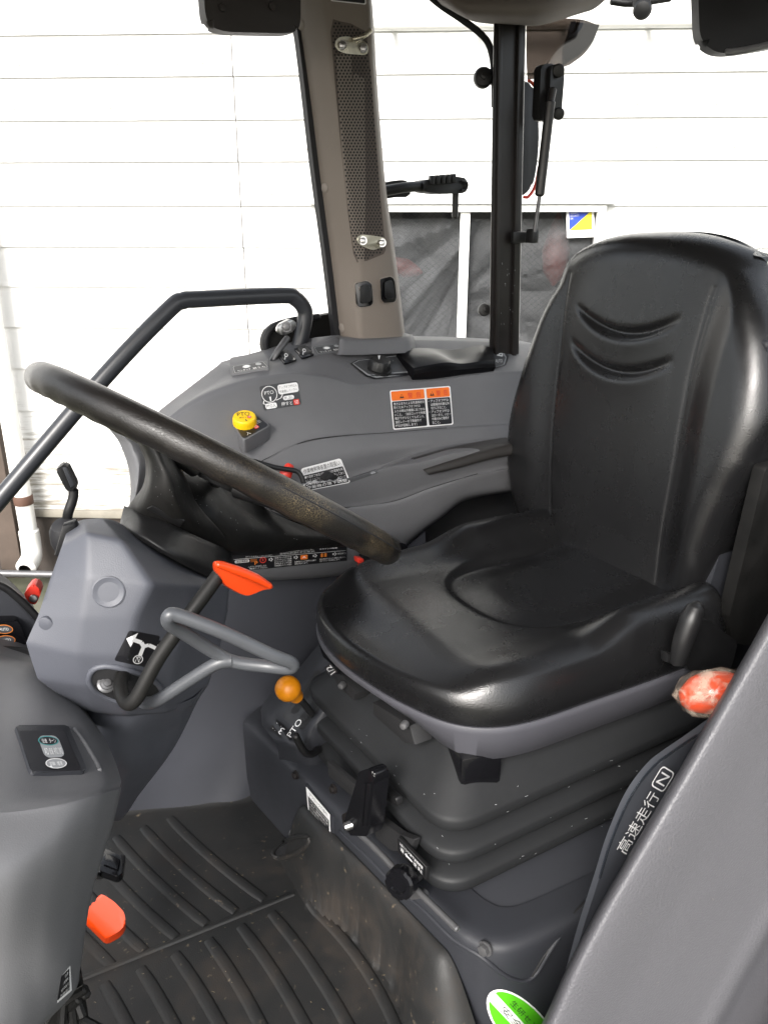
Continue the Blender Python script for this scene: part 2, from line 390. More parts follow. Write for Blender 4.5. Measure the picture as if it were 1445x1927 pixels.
def xrow(row, xs, key='b'):
    Y = pchip([q[0] for q in row], [q[1] for q in row], xs); D = pchip([q[0] for q in row], [q[2] for q in row], xs)
    return [P(x, y, **{key: d}) for x, y, d in zip(xs, Y, D)]
def loft(rows3, nv=6, soft=1.0):
    """rows of 3D points -> more rows between, Catmull-Rom (soft=1) or straight (soft=0)"""
    out = []; L = len(rows3)
    for i in range(L-1):
        p1, p2 = rows3[i], rows3[i+1]
        p0 = rows3[i-1] if i else [a*2-b for a, b in zip(p1, p2)]
        p3 = rows3[i+2] if i+2 < L else [b*2-a for a, b in zip(p1, p2)]
        for k in range(nv):
            t = k/nv; row = []
            for a, b, c, d in zip(p0, p1, p2, p3):
                m1 = (c-a)*.5*soft + (c-b)*(1-soft); m2 = (d-b)*.5*soft + (c-b)*(1-soft)
                row.append(b*(2*t**3-3*t*t+1) + m1*(t**3-2*t*t+t) + c*(3*t*t-2*t**3) + m2*(t**3-t*t))
            out.append(row)
    out.append(rows3[-1]); return out
def shell(bm, vec):                         # give an open sheet depth: extrude its rim along vec and close it
    vec = Vector(vec); es = [e for e in bm.edges if e.is_boundary]
    r = bmesh.ops.extrude_edge_only(bm, edges=es); vs = [g for g in r['geom'] if isinstance(g, bmesh.types.BMVert)]
    bmesh.ops.translate(bm, verts=vs, vec=vec)

# ------------------------------------------------------------------ decals: stickers and print laid on a real surface
def text_mesh(s):
    c = bpy.data.curves.new('txt', 'FONT'); c.body = s; c.size = 1; c.resolution_u = 3
    o = bpy.data.objects.new('txt', c); C.objects.link(o)
    dg = bpy.context.evaluated_depsgraph_get(); me = bpy.data.meshes.new_from_object(o.evaluated_get(dg))
    bpy.data.objects.remove(o); bpy.data.curves.remove(c)
    V = [(v.co.x, v.co.y) for v in me.vertices]; Fs = [tuple(p.vertices) for p in me.polygons]
    bpy.data.meshes.remove(me)
    x0 = min(v[0] for v in V); x1 = max(v[0] for v in V); y0 = min(v[1] for v in V); y1 = max(v[1] for v in V)
    return [((x-x0)/(x1-x0), 1-(y-y0)/(y1-y0)) for x, y in V], Fs
def rrect(u0, v0, u1, v1, r, asp=1, n=4):
    """rounded rectangle in uv, r in u units, asp = width/height of the quad"""
    out = []; ry = r*asp
    for cx, cy, a in ((u1-r, v0+ry, -90), (u1-r, v1-ry, 0), (u0+r, v1-ry, 90), (u0+r, v0+ry, 180)):
        for k in range(n+1):
            t = radians(a + 90*k/n); out.append((cx + r*cos(t), cy + ry*sin(t)))
    return out
def ell(cx, cy, rx, ry, n=24): return [(cx+rx*cos(2*pi*k/n), cy+ry*sin(2*pi*k/n)) for k in range(n)]
def decal(name, parent, target, quad, layers, mats, off=.0006, label=None, sub=True, plane=None):
    """quad: four pixels TL TR BR BL on the target surface; layers: ('poly', pts, material) | ('text', s, (u0,v0,u1,v1), material) | ('line', pts, w, material)"""
    tree = BVH[target.name] if target is not None else None
    bm = B(); lastd = [1.0]
    def put(u, v, lift):
        (x0, y0), (x1, y1), (x2, y2), (x3, y3) = quad
        x = (x0*(1-u)+x1*u)*(1-v) + (x3*(1-u)+x2*u)*v; y = (y0*(1-u)+y1*u)*(1-v) + (y3*(1-u)+y2*u)*v
        r = ray(x, y)
        if plane: h = P(x, y, **plane)
        else:
            h, nn, i, d = tree.ray_cast(CAM, r.normalized(), 9)
            if h is None: h = CAM + r.normalized()*lastd[0]
            else: lastd[0] = d
        return h + (CAM - h).normalized()*(off + lift)
    names = list(mats)
    for li, l in enumerate(layers):
        lift = .0003*min(li, 4) + .00004*li; mi = names.index(l[-1])
        if l[0] == 'text':
            V, Fs = text_mesh(l[1]); u0, v0, u1, v1 = l[2]
            vs = [bm.verts.new(put(u0+(u1-u0)*x, v0+(v1-v0)*y, lift)) for x, y in V]
            for f in Fs: face(bm, [vs[i] for i in f], mi)
            continue
        polys = [l[1]]
        if l[0] == 'line':
            polys = []; pts = l[1]; w = l[2]
            for (ax, ay), (bx, by) in zip(pts, pts[1:]):
                dx, dy = bx-ax, by-ay; q = math.hypot(dx, dy) or 1; nx, ny = -dy/q*w, dx/q*w
                polys.append([(ax+nx, ay+ny), (bx+nx, by+ny), (bx-nx, by-ny), (ax-nx, ay-ny)])
        for pl in polys:
            b2 = B(); face(b2, [b2.verts.new((u, v, 0)) for u, v in pl])
            if sub and l[0] == 'poly':
                bmesh.ops.triangulate(b2, faces=b2.faces)
                for _ in range(4):
                    es = [e for e in b2.edges if e.calc_length() > .11]
                    if es: bmesh.ops.subdivide_edges(b2, edges=es, cuts=1); bmesh.ops.triangulate(b2, faces=[f for f in b2.faces if len(f.verts) > 4])
            mp = {v: bm.verts.new(put(v.co.x, v.co.y, lift)) for v in b2.verts}
            for f in b2.faces: face(bm, [mp[v] for v in f.verts], mi)
            b2.free()
    me_o = mk_flat(name, bm, names, parent, label)
    return me_o
def mk_flat(name, bm, mats, parent, label=None):
    base = wloc(parent)
    for f in bm.faces:
        f.normal_update()
        if f.normal.dot(CAM - f.calc_center_median()) < 0: f.normal_flip()
    for v in bm.verts: v.co -= base
    me = bpy.data.meshes.new(name); bm.to_mesh(me); bm.free()
    for m in mats: me.materials.append(M[m])
    o = bpy.data.objects.new(name, me); C.objects.link(o); o.parent = parent
    if label: o['label'] = label
    return o
def patch(parent, name, label, target, quad, layers, mats, **k): return decal(name, parent, target, quad, layers, mats, label=label, **k)

# ================================================================== BUILDING BEHIND
FW = Vector((sin(YAW), cos(YAW), 0)); RT = Vector((cos(YAW), -sin(YAW), 0))
WYAW = radians(-3)
W_N = -(FW*cos(WYAW) - RT*sin(WYAW)); W_R = (RT*cos(WYAW) + FW*sin(WYAW)); W_O = CAM + FW*4.6
def W(x, y, off=0): return P(x, y, n=W_N, o=W_O + W_N*off)
def wx(p): return (p - W_O).dot(W_R)
def wp(s, z, off=0): return Vector((W_O.x, W_O.y, 0)) + W_R*s + W_N*off + Vector((0, 0, z))
def wbox(bm, s0, s1, z0, z1, o0, o1, bev=0, mi=0):
    R = Matrix((W_R, -W_N, Vector((0, 0, 1)))).transposed()
    box(bm, wp((s0+s1)/2, (z0+z1)/2, (o0+o1)/2), (s1-s0, abs(o1-o0), z1-z0), rot=R, bev=bev, mi=mi)
GZ = -1.14
g = B(); vs = [g.verts.new(p) for p in ((-40, -40, GZ), (40, -40, GZ), (40, 40, GZ), (-40, 40, GZ))]; face(g, vs)
mk('ground', g, 'concrete', kind='structure', smooth=False)

zs = [W(200, y).z for y in (955, 850, 770, 690, 612, 535, 460, 383, 300, 222, 140, 60)]
while zs[-1] < 3.2: zs.append(zs[-1] + .26)
win_s0 = wx(W(601, 500)); win_s1 = wx(W(1128, 500)); win_z1 = zs[7]; win_z0 = zs[2]
joint = wx(W(455, 400))
wb = B()
for i, (z0, z1) in enumerate(zip(zs, zs[1:])):
    cuts = [-7, joint-.003, joint+.003, 7]; segs = [(-7, joint-.004), (joint+.004, 7)]
    if win_z0 - .01 < (z0+z1)/2 < win_z1: segs = [(-7, joint-.004), (joint+.004, win_s0), (win_s1, 7)]
    for s0, s1 in segs:
        q = [wp(s, z, o) for s in (s0, s1) for z, o in ((z0-.013, .016), (z0-.013, -.02), (z1, -.02), (z1, .001))]
        v = [wb.verts.new(p) for p in q]
        for f in ((0, 1, 2, 3), (7, 6, 5, 4), (0, 4, 5, 1), (1, 5, 6, 2), (2, 6, 7, 3), (3, 7, 4, 0)): face(wb, [v[k] for k in f])
wbox(wb, joint-.03, joint+.03, zs[0], zs[-1], -.02, -.04)
nails = random.Random(3)
wall = mk('building_wall', wb, 'white_siding', label='white painted plank wall of the building outside, peeling near its foot', cat='wall', loc=(0, 0, 0), sharp=20)
nb = B()
for i, z in enumerate(zs[:-1]):
    s = -3.4
    while s < 3.4:
        if not (win_s0-.05 < s < win_s1+.05 and z < win_z1): cyl(nb, wp(s, z+.045, .012), W_N, .006, .004, 8)
        s += nails.choice([.40, .45, .52, .91])
mk('nail_heads', nb, 'nail_grey', wall)
fb = B(); wbox(fb, -7, 7, GZ-.1, zs[0]-.05, -.03, -.10)
mk('foundation', fb, 'foundation_brown', wall, sharp=20)
lb = B(); wbox(lb, -7, 7, zs[0]-.062, zs[0]-.012, -.03, .035, bev=.006)
mk('sill_board', lb, 'board_grey', wall, label='weathered pale board along the foot of the planks')
# kerb of mossy concrete at the wall's foot
kb = B(); wbox(kb, -7, 7, GZ-.05, GZ+.045, .36, .62, bev=.015)
mk('kerb', kb, 'concrete', kind='structure')

# window
wr = thing('sliding_window', 'white framed sliding window of wired glass with plastic sheeting inside', 'window', wp((win_s0+win_s1)/2, win_z0))
mull = wx(W(872, 500)); t = .03
f = B()
wbox(f, win_s0, win_s1, win_z1-.045, win_z1-.008, -.06, .05, bev=.004)
wbox(f, win_s0, win_s1, win_z0-.02, win_z0+.03, -.06, .06, bev=.004)
wbox(f, win_s0, win_s0+.075, win_z0+.03, win_z1-.045, -.06, .045, bev=.004)
wbox(f, win_s1-.045, win_s1, win_z0+.03, win_z1-.045, -.06, .045, bev=.004)
wbox(f, win_s0-.04, win_s1+.04, win_z1-.006, win_z1+.022, -.01, .07, bev=.004)
mk('window_frame', f, 'white_metal', wr)
f = B(); wbox(f, mull-.026, mull+.026, win_z0+.03, win_z1-.045, -.03, .028, bev=.004)
mk('mullion', f, 'white_metal', wr)
for a, b, o in ((win_s0+.075, mull-.026, .0), (mull+.026, win_s1-.045, -.012)):
    f = B(); v = [f.verts.new(wp(s, z, o)) for s, z in ((a, win_z0+.03), (b, win_z0+.03), (b, win_z1-.045), (a, win_z1-.045))]; face(f, v)
    pane = mk('pane', f, 'wired_glass', wr, smooth=False)
# dark room behind the glass
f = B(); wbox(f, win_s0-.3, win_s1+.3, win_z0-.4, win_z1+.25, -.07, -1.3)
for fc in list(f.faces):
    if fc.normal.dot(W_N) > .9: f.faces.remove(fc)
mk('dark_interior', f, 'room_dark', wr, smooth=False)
# crumpled plastic sheet hung behind the panes, folds fanning out from a few gathers
def sheet(s0, s1, cx, cz, seed):
    r = random.Random(seed); bm = B(); rows = []
    ph = [r.uniform(0, 6.28) for _ in range(4)]
    for i in range(46):
        row = []
        for j in range(60):
            s = s0 + (s1-s0)*j/59; z = win_z0 + (win_z1-.08-win_z0)*i/45
            an = atan2(z-cz, s-cx); d = math.hypot(z-cz, s-cx)
            h = .020*sin(an*13+ph[0]) + .012*abs(sin(an*19+ph[1]+d*2)) + .010*abs(sin(an*37+ph[2])) + .012*sin(s*9+ph[3])
            row.append(wp(s, z, -.07 + h*min(1, d*3)))
        rows.append(row)
    grid(bm, rows); return bm
st = thing('plastic_sheet', 'crumpled translucent plastic sheeting hung behind the window glass', 'plastic sheet', wp(mull, win_z0, -.08))
mk('sheet_half', sheet(win_s0+.08, mull-.02, mull+.15, win_z1-.02, 2), 'sheet_film', st)
mk('sheet_half', sheet(mull+.02, win_s1-.05, mull-.1, win_z0+.62, 9), 'sheet_film', st)
rb = B()  # plain red shapes put behind the panes for two red smears
p = W(765, 497, -.22); q = W(1046, 470, -.22)
lathe(rb, p - W_R*.10, W_R + Vector((0, 0, -.25)), [(0, .01), (.03, .05), (.10, .055), (.17, .03), (.20, .006)], 16)
mk('red_shape', rb, 'dull_red', label='small red rounded shape behind the window pane beside the beige pillar', cat='machine part')
rb = B(); lathe(rb, q - Vector((0, 0, .2)), Vector((0, 0, 1)), [(0, .01), (.08, .07), (.2, .08), (.3, .05), (.4, .01)], 16)
mk('red_shape', rb, 'dull_red', label='tall red rounded shape behind the window pane right of the black post', cat='machine part')
patch(wr, 'security_sticker', 'square white security sticker with a blue and yellow triangle', None, [(1065, 394), (1117, 391), (1118, 446), (1066, 448)],
      [('poly', rrect(0, 0, 1, 1, .03), 'white_print'), ('poly', [(.1, .08), (.92, .08), (.1, .74)], 'blue_print'), ('poly', [(.92, .08), (.92, .74), (.1, .74)], 'yellow_print'),
       ('text', 'ALWAYS', (.14, .12, .42, .18), 'white_print'), ('text', 'SECURITY', (.14, .21, .46, .27), 'white_print'), ('text', 'OK', (.14, .30, .25, .36), 'white_print'),
       ('text', 'ALSOK', (.14, .80, .88, .93), 'black_print')],
      ['white_print', 'blue_print', 'yellow_print', 'black_print'], plane=dict(n=W_N, o=W_O + W_N*.012))
# gutter high on the wall
gb = B(); z = W(1000, 42, .12).z; s0 = wx(W(690, 40, .12)); s1 = wx(W(1345, 40, .12))
R = .028
tube(gb, [wp(s0, z, .12), wp((s0+s1)/2, z, .12), wp(s1, z, .12)], R, 14, 2)
for k in range(4): cyl(gb, wp(s0 + (s1-s0)*(k+.3)/4, z, 0), W_N, .012, .12, 8)
mk('conduit_pipe', gb, 'pvc_white', label='thin white pipe running level along the upper wall', cat='pipe')
# drainpipe
dp = thing('drainpipe', 'white plastic drainpipe with a rusty brown joint band and open elbow', 'drainpipe', W(60, 1040, .12))
def Wd(x, y): return W(x, y, .13)
top = Wd(12, 560); s_ = wx(Wd(43, 930)); bot = Wd(56, 1018)
f = B(); tube(f, [wp(s_, 3.0, .13), wp(s_, 1, .13), wp(s_, bot.z+.02, .13)], .052, 20, 4)
mk('pipe', f, 'pvc_white', dp)
f = B(); cyl(f, wp(s_, Wd(45, 940).z-.03, .13), (0, 0, 1), .058, .06, 20, bev=.006)
mk('joint_band', f, 'rust_brown', dp)
f = B(); e0 = wp(s_, bot.z+.07, .13); e1 = wp(s_, bot.z-.03, .13); e2 = wp(s_+.01, bot.z-.095, .17); e3 = wp(s_+.02, bot.z-.120, .27)
path = crom([e0, e1, e2, e3], 6)
tube(f, path, .061, 20, smooth=False)
for fc in list(f.faces):
    if len(fc.verts) > 4 and (fc.calc_center_median()-e3).length < .06: f.faces.remove(fc)
mk('elbow', f, 'pvc_white', dp)
f = B(); tube(f, [p_ for p_ in path[6:]], .052, 20, smooth=False)
for fc in list(f.faces):
    if len(fc.verts) > 4 and (fc.calc_center_median()-e3).length < .07: f.faces.remove(fc)
mk('elbow_mouth', f, 'foundation_brown', dp)  # dark inner tube colour stands in for shade inside the open elbow
f = B(); pz = W(60, 1080, .3).z
tube(f, [wp(wx(W(-60, 1087, .3)), pz, .3), wp(wx(W(112, 1072, .3)), pz, .3)], .022, 12, 1)
tube(f, [wp(wx(W(-60, 1087, .3)), pz-.02, .14), wp(wx(W(-10, 1087, .3)), pz, .3), ], .018, 12, 1)
mk('ground_pipe', f, 'dull_steel', label='grey pipe lying along the foot of the wall', cat='pipe')
f = B(); wbox(f, wx(W(-40, 800, .05)), wx(W(2, 800, .05)), GZ, 1.0, .01, .09, bev=.006)
mk('wooden_post', f, 'wood_dark', label='dark brown wooden post at the wall beside the drainpipe', cat='post')

# ================================================================== CAB SHELL
fl = B(); box(fl, (.45, .93, -.04), (1.9, 1.3, .04), bev=.01); 
mk('cab_floor', fl, 'dark_grey_panel', kind='structure')
# lower walls of the cab: rear bulkhead, right side sheet, front bulkhead
wr_ = thing('lower_bodywork', 'dark lower cab body sheets below the window line', 'bodywork', (.5, 1.58, 0))
f = B(); box(f, (1.36, .85, .36), (.03, 1.46, .74), bev=.006); mk('rear_bulkhead', f, 'dark_grey_panel', wr_)
f = B(); box(f, (.93, 1.62, .33), (.86, .03, .74), bev=.006); mk('side_sheet', f, 'dark_grey_panel', wr_)
f = B(); box(f, (-.50, .85, .25), (.03, 1.46, .54), bev=.006); mk('front_bulkhead', f, 'dark_grey_panel', wr_)
# roof
roof = thing('cab_roof', 'cab roof with brown fabric lining bulging down above the black rear post', 'roof', (.4, .85, 1.46))
f = B(); box(f, (.38, .84, 1.56), (1.86, 1.60, .08), bev=.03); mk('roof_shell', f, 'beige_plastic', roof)
f = B(); box(f, (.38, .84, 1.505), (1.78, 1.54, .02), bev=.008); mk('headliner', f, 'headliner', roof)
# trim bulge over the rear post
rows = [[(770, -60, 1.46), (900, -50, 1.42), (1020, -50, 1.42), (1180, -55, 1.46)],
        [(795, -25, 1.45), (880, -5, 1.36), (1010, -8, 1.35), (1160, -25, 1.44)],
        [(822, 0, 1.45), (880, 25, 1.36), (1010, 28, 1.35), (1138, 0, 1.44)],
        [(835, 12, 1.48), (890, 38, 1.44), (1000, 46, 1.43), (1115, 18, 1.48)],
        [(860, 22, 1.55), (895, 42, 1.55), (1000, 49, 1.55), (1090, 26, 1.55)]]
f = B(); grid(f, loft([pxrow(r, 24) for r in rows], 6)); mk('corner_trim', f, 'headliner', roof, sharp=60)
f = B(); tube(f, [P(770, -45, b=1.5), P(822, 4, b=1.5), P(868, 36, b=1.5), P(900, 60, b=1.5), P(920, 85, b=1.5), P(929, 130, b=1.5), P(930, 200, b=1.5)], .007, 8, 5)
mk('rubber_seal', f, 'rubber_seal', roof)
# rear post
rp = thing('rear_post', 'black painted square rear corner post of the cab, scratched near its foot', 'post', P(950, 660, b=1.5))
f = B(); rv = ray(926, 350); rv.z = 0; slab(f, [P(x, y, b=1.46) for x, y in ((929, 20), (990, 20), (976, 690), (920, 690))], rv.normalized()*.06, bev=.006, segs=3)
slab(f, [P(x, y, b=1.452) for x, y in ((941, 20), (947, 20), (938, 690), (932, 690))], (0, .012, 0), bev=.001)
slab(f, [P(x, y, b=1.452) for x, y in ((977, 20), (984, 20), (971, 690), (964, 690))], (0, .012, 0), bev=.001)
post = mk('post_section', f, 'black_paint', rp)
r = random.Random(5); lay = []
for k in range(16):
    u, v = r.random()**.5*.9, r.uniform(.1, .95); l = r.uniform(.01, .05); a = r.choice([.3, 1.2, 1.7, 2.2])
    lay.append(('line', [(u, v), (u+l*cos(a), v+l*.6*sin(a))], .006, 'grey_print'))
for l in lay: patch(rp, 'scratch_mark', None, post, [(930, 480), (976, 480), (970, 620), (926, 620)], [l], ['grey_print'])
def knob_disc(x, y, r, b, par, axis=None):
    c = P(x, y, b=b); n = (CAM - c).normalized() if axis is None else Vector(axis)
    f = B(); lathe(f, c - n*.02, n, [(0, r*.9), (.004, r), (.016, r), (.02, r*.85), (.021, r*.35), (.026, r*.33), (.027, r*.1)], 24)
    return mk('hinge_knob', f, 'black_plastic', par)
knob_disc(910, 144, .020, 1.5, rp, (-.45, -.85, .1)); knob_disc(912, 583, .0145, 1.5, rp, (-.45, -.85, .1))
f = B(); slab(f, [P(x, y, b=1.5) for x, y in ((912, 130), (932, 128), (932, 158), (912, 157))], (0, .02, 0), bev=.003); mk('hinge_arm', f, 'black_plastic', rp)
f = B(); c = P(967, 447, b=1.455); hexbolt(f, c, (-.1, -1, 0), .007); mk('bolt', f, 'black_paint', rp)
# rear-side glass and right-side glass
def quadpane(name, label, pts):
    f = B(); v = [f.verts.new(p) for p in pts]; face(f, v)
    bmesh.ops.solidify(f, geom=f.faces[:], thickness=.004)
    return mk(name, f, 'cab_glass', label=label, cat='window', smooth=False)
quadpane('side_window', 'clear side glass between the beige pillar and the black rear post', [P(735, 655, b=1.507), P(930, 650, b=1.507), P(935, 10, b=1.507), P(690, 10, b=1.507)])
quadpane('rear_window', 'clear rear glass beyond the black rear post, held by a gas strut', [P(978, 650, b=1.5), (1.30, .25, .75), (1.22, .25, 1.45), P(992, 20, b=1.5)])

# gas strut with its hinge block
gs = thing('gas_strut', 'black gas strut between its hinge block and the rear post', 'gas strut', P(1000, 445, b=1.44))
dS = 1.42
f = B(); slab(f, round_poly([P(x, y, b=dS) for x, y in ((1018, 121), (1044, 119), (1046, 150), (1040, 228), (1013, 226))], .008), (0, .022, 0), bev=.004)
slab(f, round_poly([P(x, y, b=dS-.012) for x, y in ((1036, 122), (1056, 120), (1062, 140), (1056, 215), (1040, 224), (1034, 180))], .01), (0, .014, 0), bev=.004)
mk('hinge_block', f, 'black_plastic', gs)
for x, y, r_ in ((1050, 133, .013), (1051, 214, .012)):
    f = B(); c = P(x, y, b=dS-.012); n = (CAM-c).normalized(); lathe(f, c, n, [(0, r_), (.008, r_), (.011, r_*.8), (.012, r_*.3)], 20); mk('pivot_bolt', f, 'black_plastic', gs)
f = B(); tube(f, [P(1040, 168, b=dS-.02), P(1034, 196, b=dS-.02)], .008, 12, 2); tube(f, [P(1035, 192, b=dS-.02), P(1015, 366, b=dS-.015)], .0105, 16, 2); mk('cylinder', f, 'black_paint', gs)
f = B(); tube(f, [P(1016, 362, b=dS-.015), P(1005, 436, b=dS-.01)], .0042, 12, 2); mk('piston_rod', f, 'dull_steel', gs)
f = B(); box(f, P(1001, 444, b=dS), (.018, .026, .03), bev=.004); slab(f, [P(x, y, b=1.44) for x, y in ((966, 436), (1002, 436), (1002, 457), (966, 458))], (0, .012, 0), bev=.003); mk('end_fitting', f, 'black_plastic', gs)

# reflector / lamp board seen past the post, smoked deflector above it
lm = thing('rear_lamp', 'dark rear lamp housing with an orange and red lens edge behind the black post', 'lamp', P(1000, 370, b=1.66))
f = B(); slab(f, crom([P(x, y, b=1.66) for x, y in ((972, 150), (995, 153), (1006, 175), (1013, 230), (1012, 290), (1003, 345), (990, 366), (972, 368))], 4)[:-1], (0, .05, 0), bev=.008)
mk('housing', f, 'dark_grey_panel', lm)
def lens(mt, a, b):
    f = B(); O = [(994, 151), (1004, 160), (1013, 180), (1017, 230), (1016, 290), (1008, 345), (995, 369), (985, 371)]
    pts = crom([P(x, y, b=1.665) for x, y in O], 5)[a:b]; tube(f, pts, .004, 10, smooth=False); mk('lens', f, mt, lm)
lens('orange_plastic', 0, 15); lens('red_plastic', 22, 36)
ds = thing('rear_deflector', 'smoky brown translucent deflector under the roof edge behind the black post', 'deflector', P(1050, 140, b=1.62))
rows = [[(990, 42, 1.60), (1040, 34, 1.55), (1090, 36, 1.56), (1127, 48, 1.6)], [(990, 80, 1.60), (1040, 72, 1.53), (1085, 72, 1.55), (1116, 76, 1.6)],
        [(990, 115, 1.61), (1035, 108, 1.55), (1070, 104, 1.58), (1098, 102, 1.62)], [(992, 150, 1.64), (1025, 146, 1.62), (1050, 130, 1.64), (1072, 122, 1.66)]]
f = B(); grid(f, loft([pxrow(r, 20) for r in rows], 5)); bmesh.ops.solidify(f, geom=f.faces[:], thickness=.003); mk('shield', f, 'smoked_plastic', ds, sharp=60)
f = B(); slab(f, [P(x, y, b=1.655) for x, y in ((1078, 40), (1128, 46), (1116, 78), (1090, 104), (1062, 122), (1062, 92))], (0, .01, 0), bev=.002); mk('backing', f, 'visor_brown', ds)

# sun visor (left), mirror-like visor (right), small roof catch
f = B(); slab(f, round_poly([P(x, y, b=1.40) for x, y in ((380, -60), (566, -60), (566, 55), (545, 63), (420, 60), (388, 45))], .022, 8), (0, .03, 0), bev=.011, segs=4)
sv = thing('sun_visor', 'dark brown sun visor hanging at the top left beside the pillar', 'sun visor', P(470, 30, b=1.40)); vp = mk('visor_board', f, 'visor_brown', sv)
for x, y in ((419, 15), (512, 12)): f = B(); cyl(f, P(x, y, b=1.399), (0, -1, 0), .006, .004, 14, bev=.001); mk('rivet', f, 'visor_brown', sv)
mv = thing('rear_mirror', 'black rounded interior mirror back at the top right corner', 'mirror', P(1400, 40, d=1.0))
f = B(); slab(f, round_poly([P(x, y, d=1.0) for x, y in ((1310, -80), (1520, -80), (1520, 78), (1380, 101), (1345, 99), (1316, 75))], .018, 6), FW*.025, bev=.009, segs=4); mk('housing', f, 'black_plastic', mv)
f = B(); tube(f, [P(1365, 98, d=1.0), P(1400, 94, d=.995), P(1470, 78, d=.995)], .004, 8, 3); mk('rim', f, 'dull_steel', mv)
cb = B(); c = P(1206, 10, d=1.75); box(cb, c + Vector((0, 0, .03)), (.03, .03, .07), bev=.006); lathe(cb, P(1208, 18, d=1.73), (CAM-c).normalized(), [(0, .018), (.012, .02), (.018, .016), (.02, .006)], 20)
tube(cb, [P(1150, 2, d=1.78), P(1190, 6, d=1.78), P(1260, -4, d=1.78)], .008, 10, 4)
mk('roof_catch', cb, 'black_plastic', label='small black rear window catch hanging from the roof edge', cat='catch')

# ------------------------------------------------------------------ beige pillar
pl = thing('corner_pillar', 'beige plastic clad cab pillar with a perforated grille and two switches', 'pillar', P(700, 650, b=1.5))
def lerp(a, b, t): return a + (b-a)*t
rows = []
Lx = [(-40, 549), (0, 556), (160, 580), (350, 604), (500, 624), (645, 641)]
Rx = [(-40, 693), (0, 697), (160, 707), (350, 723), (500, 744), (645, 761)]
Mx = [(-40, 606), (0, 612), (160, 629), (350, 652), (500, 674), (645, 690)]
ys = list(range(-40, 646, 20)) + [646]
for y in ys:
    l = pchip(*zip(*Lx), [y])[0]; m = pchip(*zip(*Mx), [y])[0]; r_ = pchip(*zip(*Rx), [y])[0]
    m -= 14*sstep(500, 640, y)
    row = [P(l, y, b=1.535), P(l+1.5, y, b=1.527), P(lerp(l, m, .3), y, b=1.508), P(lerp(l, m, .85), y, b=1.478), P(m, y, b=1.471), P(lerp(m, r_, .12), y, b=1.468), P(lerp(m, r_, .5), y, b=1.468), P(lerp(m, r_, .9), y, b=1.470), P(r_-2.5, y, b=1.476), P(r_, y, b=1.50), P(r_+1, y, b=1.54)]
    rows.append(row)
f = B(); grid(f, rows); shell(f, (.02, .03, 0)); trim = mk('pillar_trim', f, 'beige_plastic', pl, sharp=50)
f = B(); rows = []
for y in ys: 
    l = pchip(*zip(*Lx), [y])[0]; rows.append([P(l-9 + 4*sstep(300, 0, y), y, b=1.53), P(l+3, y, b=1.53)])
grid(f, rows); shell(f, (0, .02, 0)); mk('window_seal', f, 'rubber_seal', pl)
for x, y in ((566, 46), (611, 354), (643, 617)):
    h, n, i, d = BVH[trim.name].ray_cast(CAM, ray(x, y).normalized(), 5)
    f = B(); lathe(f, h - n*.001, n if n.dot(CAM-h) > 0 else -n, [(0, .0095), (.0015, .0095), (.003, .0075), (.0034, .002)], 20); mk('screw_cap', f, 'plug_grey', pl)
# grille: recessed plate with rows of round holes
G = [(627, 36), (640, 40), (660, 44), (690, 60), (698, 140), (707, 260), (716, 370), (726, 470), (722, 478), (690, 491), (672, 494), (665, 478), (655, 400), (640, 260), (629, 140), (622, 60)]
def put_on(o, x, y, off):
    h, n, i, d = BVH[o.name].ray_cast(CAM, ray(x, y).normalized(), 6)
    if h is None: return None
    return h + (CAM-h).normalized()*off
f = B(); v = [f.verts.new(put_on(trim, x, y, .0012)) for x, y in G]; fc = face(f, v); bmesh.ops.triangulate(f, faces=[fc])
gr = mk_flat('grille', f, ['grille_plastic'], pl)
def inside(x, y, poly):
    c = False; j = len(poly)-1
    for i in range(len(poly)):
        (xi, yi), (xj, yj) = poly[i], poly[j]
        if (yi > y) != (yj > y) and x < (xj-xi)*(y-yi)/(yj-yi)+xi: c = not c
        j = i
    return c
f = B(); nrow = 0; y = 38.0
Gs = [(675+(x-675)*.95, 265+(yy-265)*.985) for x, yy in G]
while y < 494:
    pit = 6.9 - 1.0*(y/490)
    x = 600 + (pit/2 if nrow % 2 else 0) + (y-36)*.10
    while x < 740:
        if inside(x, y, Gs):
            q = [put_on(trim, x + pit*.31*cos(k*pi/4), y + pit*.34*sin(k*pi/4), .0018) for k in range(8)]
            if all(q): face(f, [f.verts.new(p) for p in q])
        x += pit
    y += pit*.88; nrow += 1
mk_flat('grille_holes', f, ['matte_black'], pl)
# zinc brackets
def bracket(pts, bolts, tail=None):
    f = B(); q = [put_on(trim, x, y, .004) for x, y in pts]; n = (CAM-q[0]).normalized()
    slab(f, round_poly(q, .009, 5), n*.004, bev=.001)
    br = mk('bracket', f, 'zinc_plate', pl)
    f = B()
    for x, y in bolts: hexbolt(f, put_on(trim, x, y, .008), (-.45, -.87, .1), .0062)
    mk('bolt', f, 'steel', br)
    if tail: f = B(); tube(f, [put_on(trim, *tail[0], .012)] + [P(x, y, b=1.45) for x, y in tail[1:]], .004, 10, 4); mk('wire_hook', f, 'zinc_plate', br)
bracket([(629, 82), (636, 70), (655, 68), (690, 79), (694, 92), (690, 104), (650, 101), (633, 94)], [(644, 85), (683, 91)], ((665, 74), (683, 69), (698, 57)))
bracket([(669, 450), (678, 441), (700, 443), (724, 447), (727, 460), (712, 468), (700, 471), (676, 461)], [(683, 453), (719, 457)])
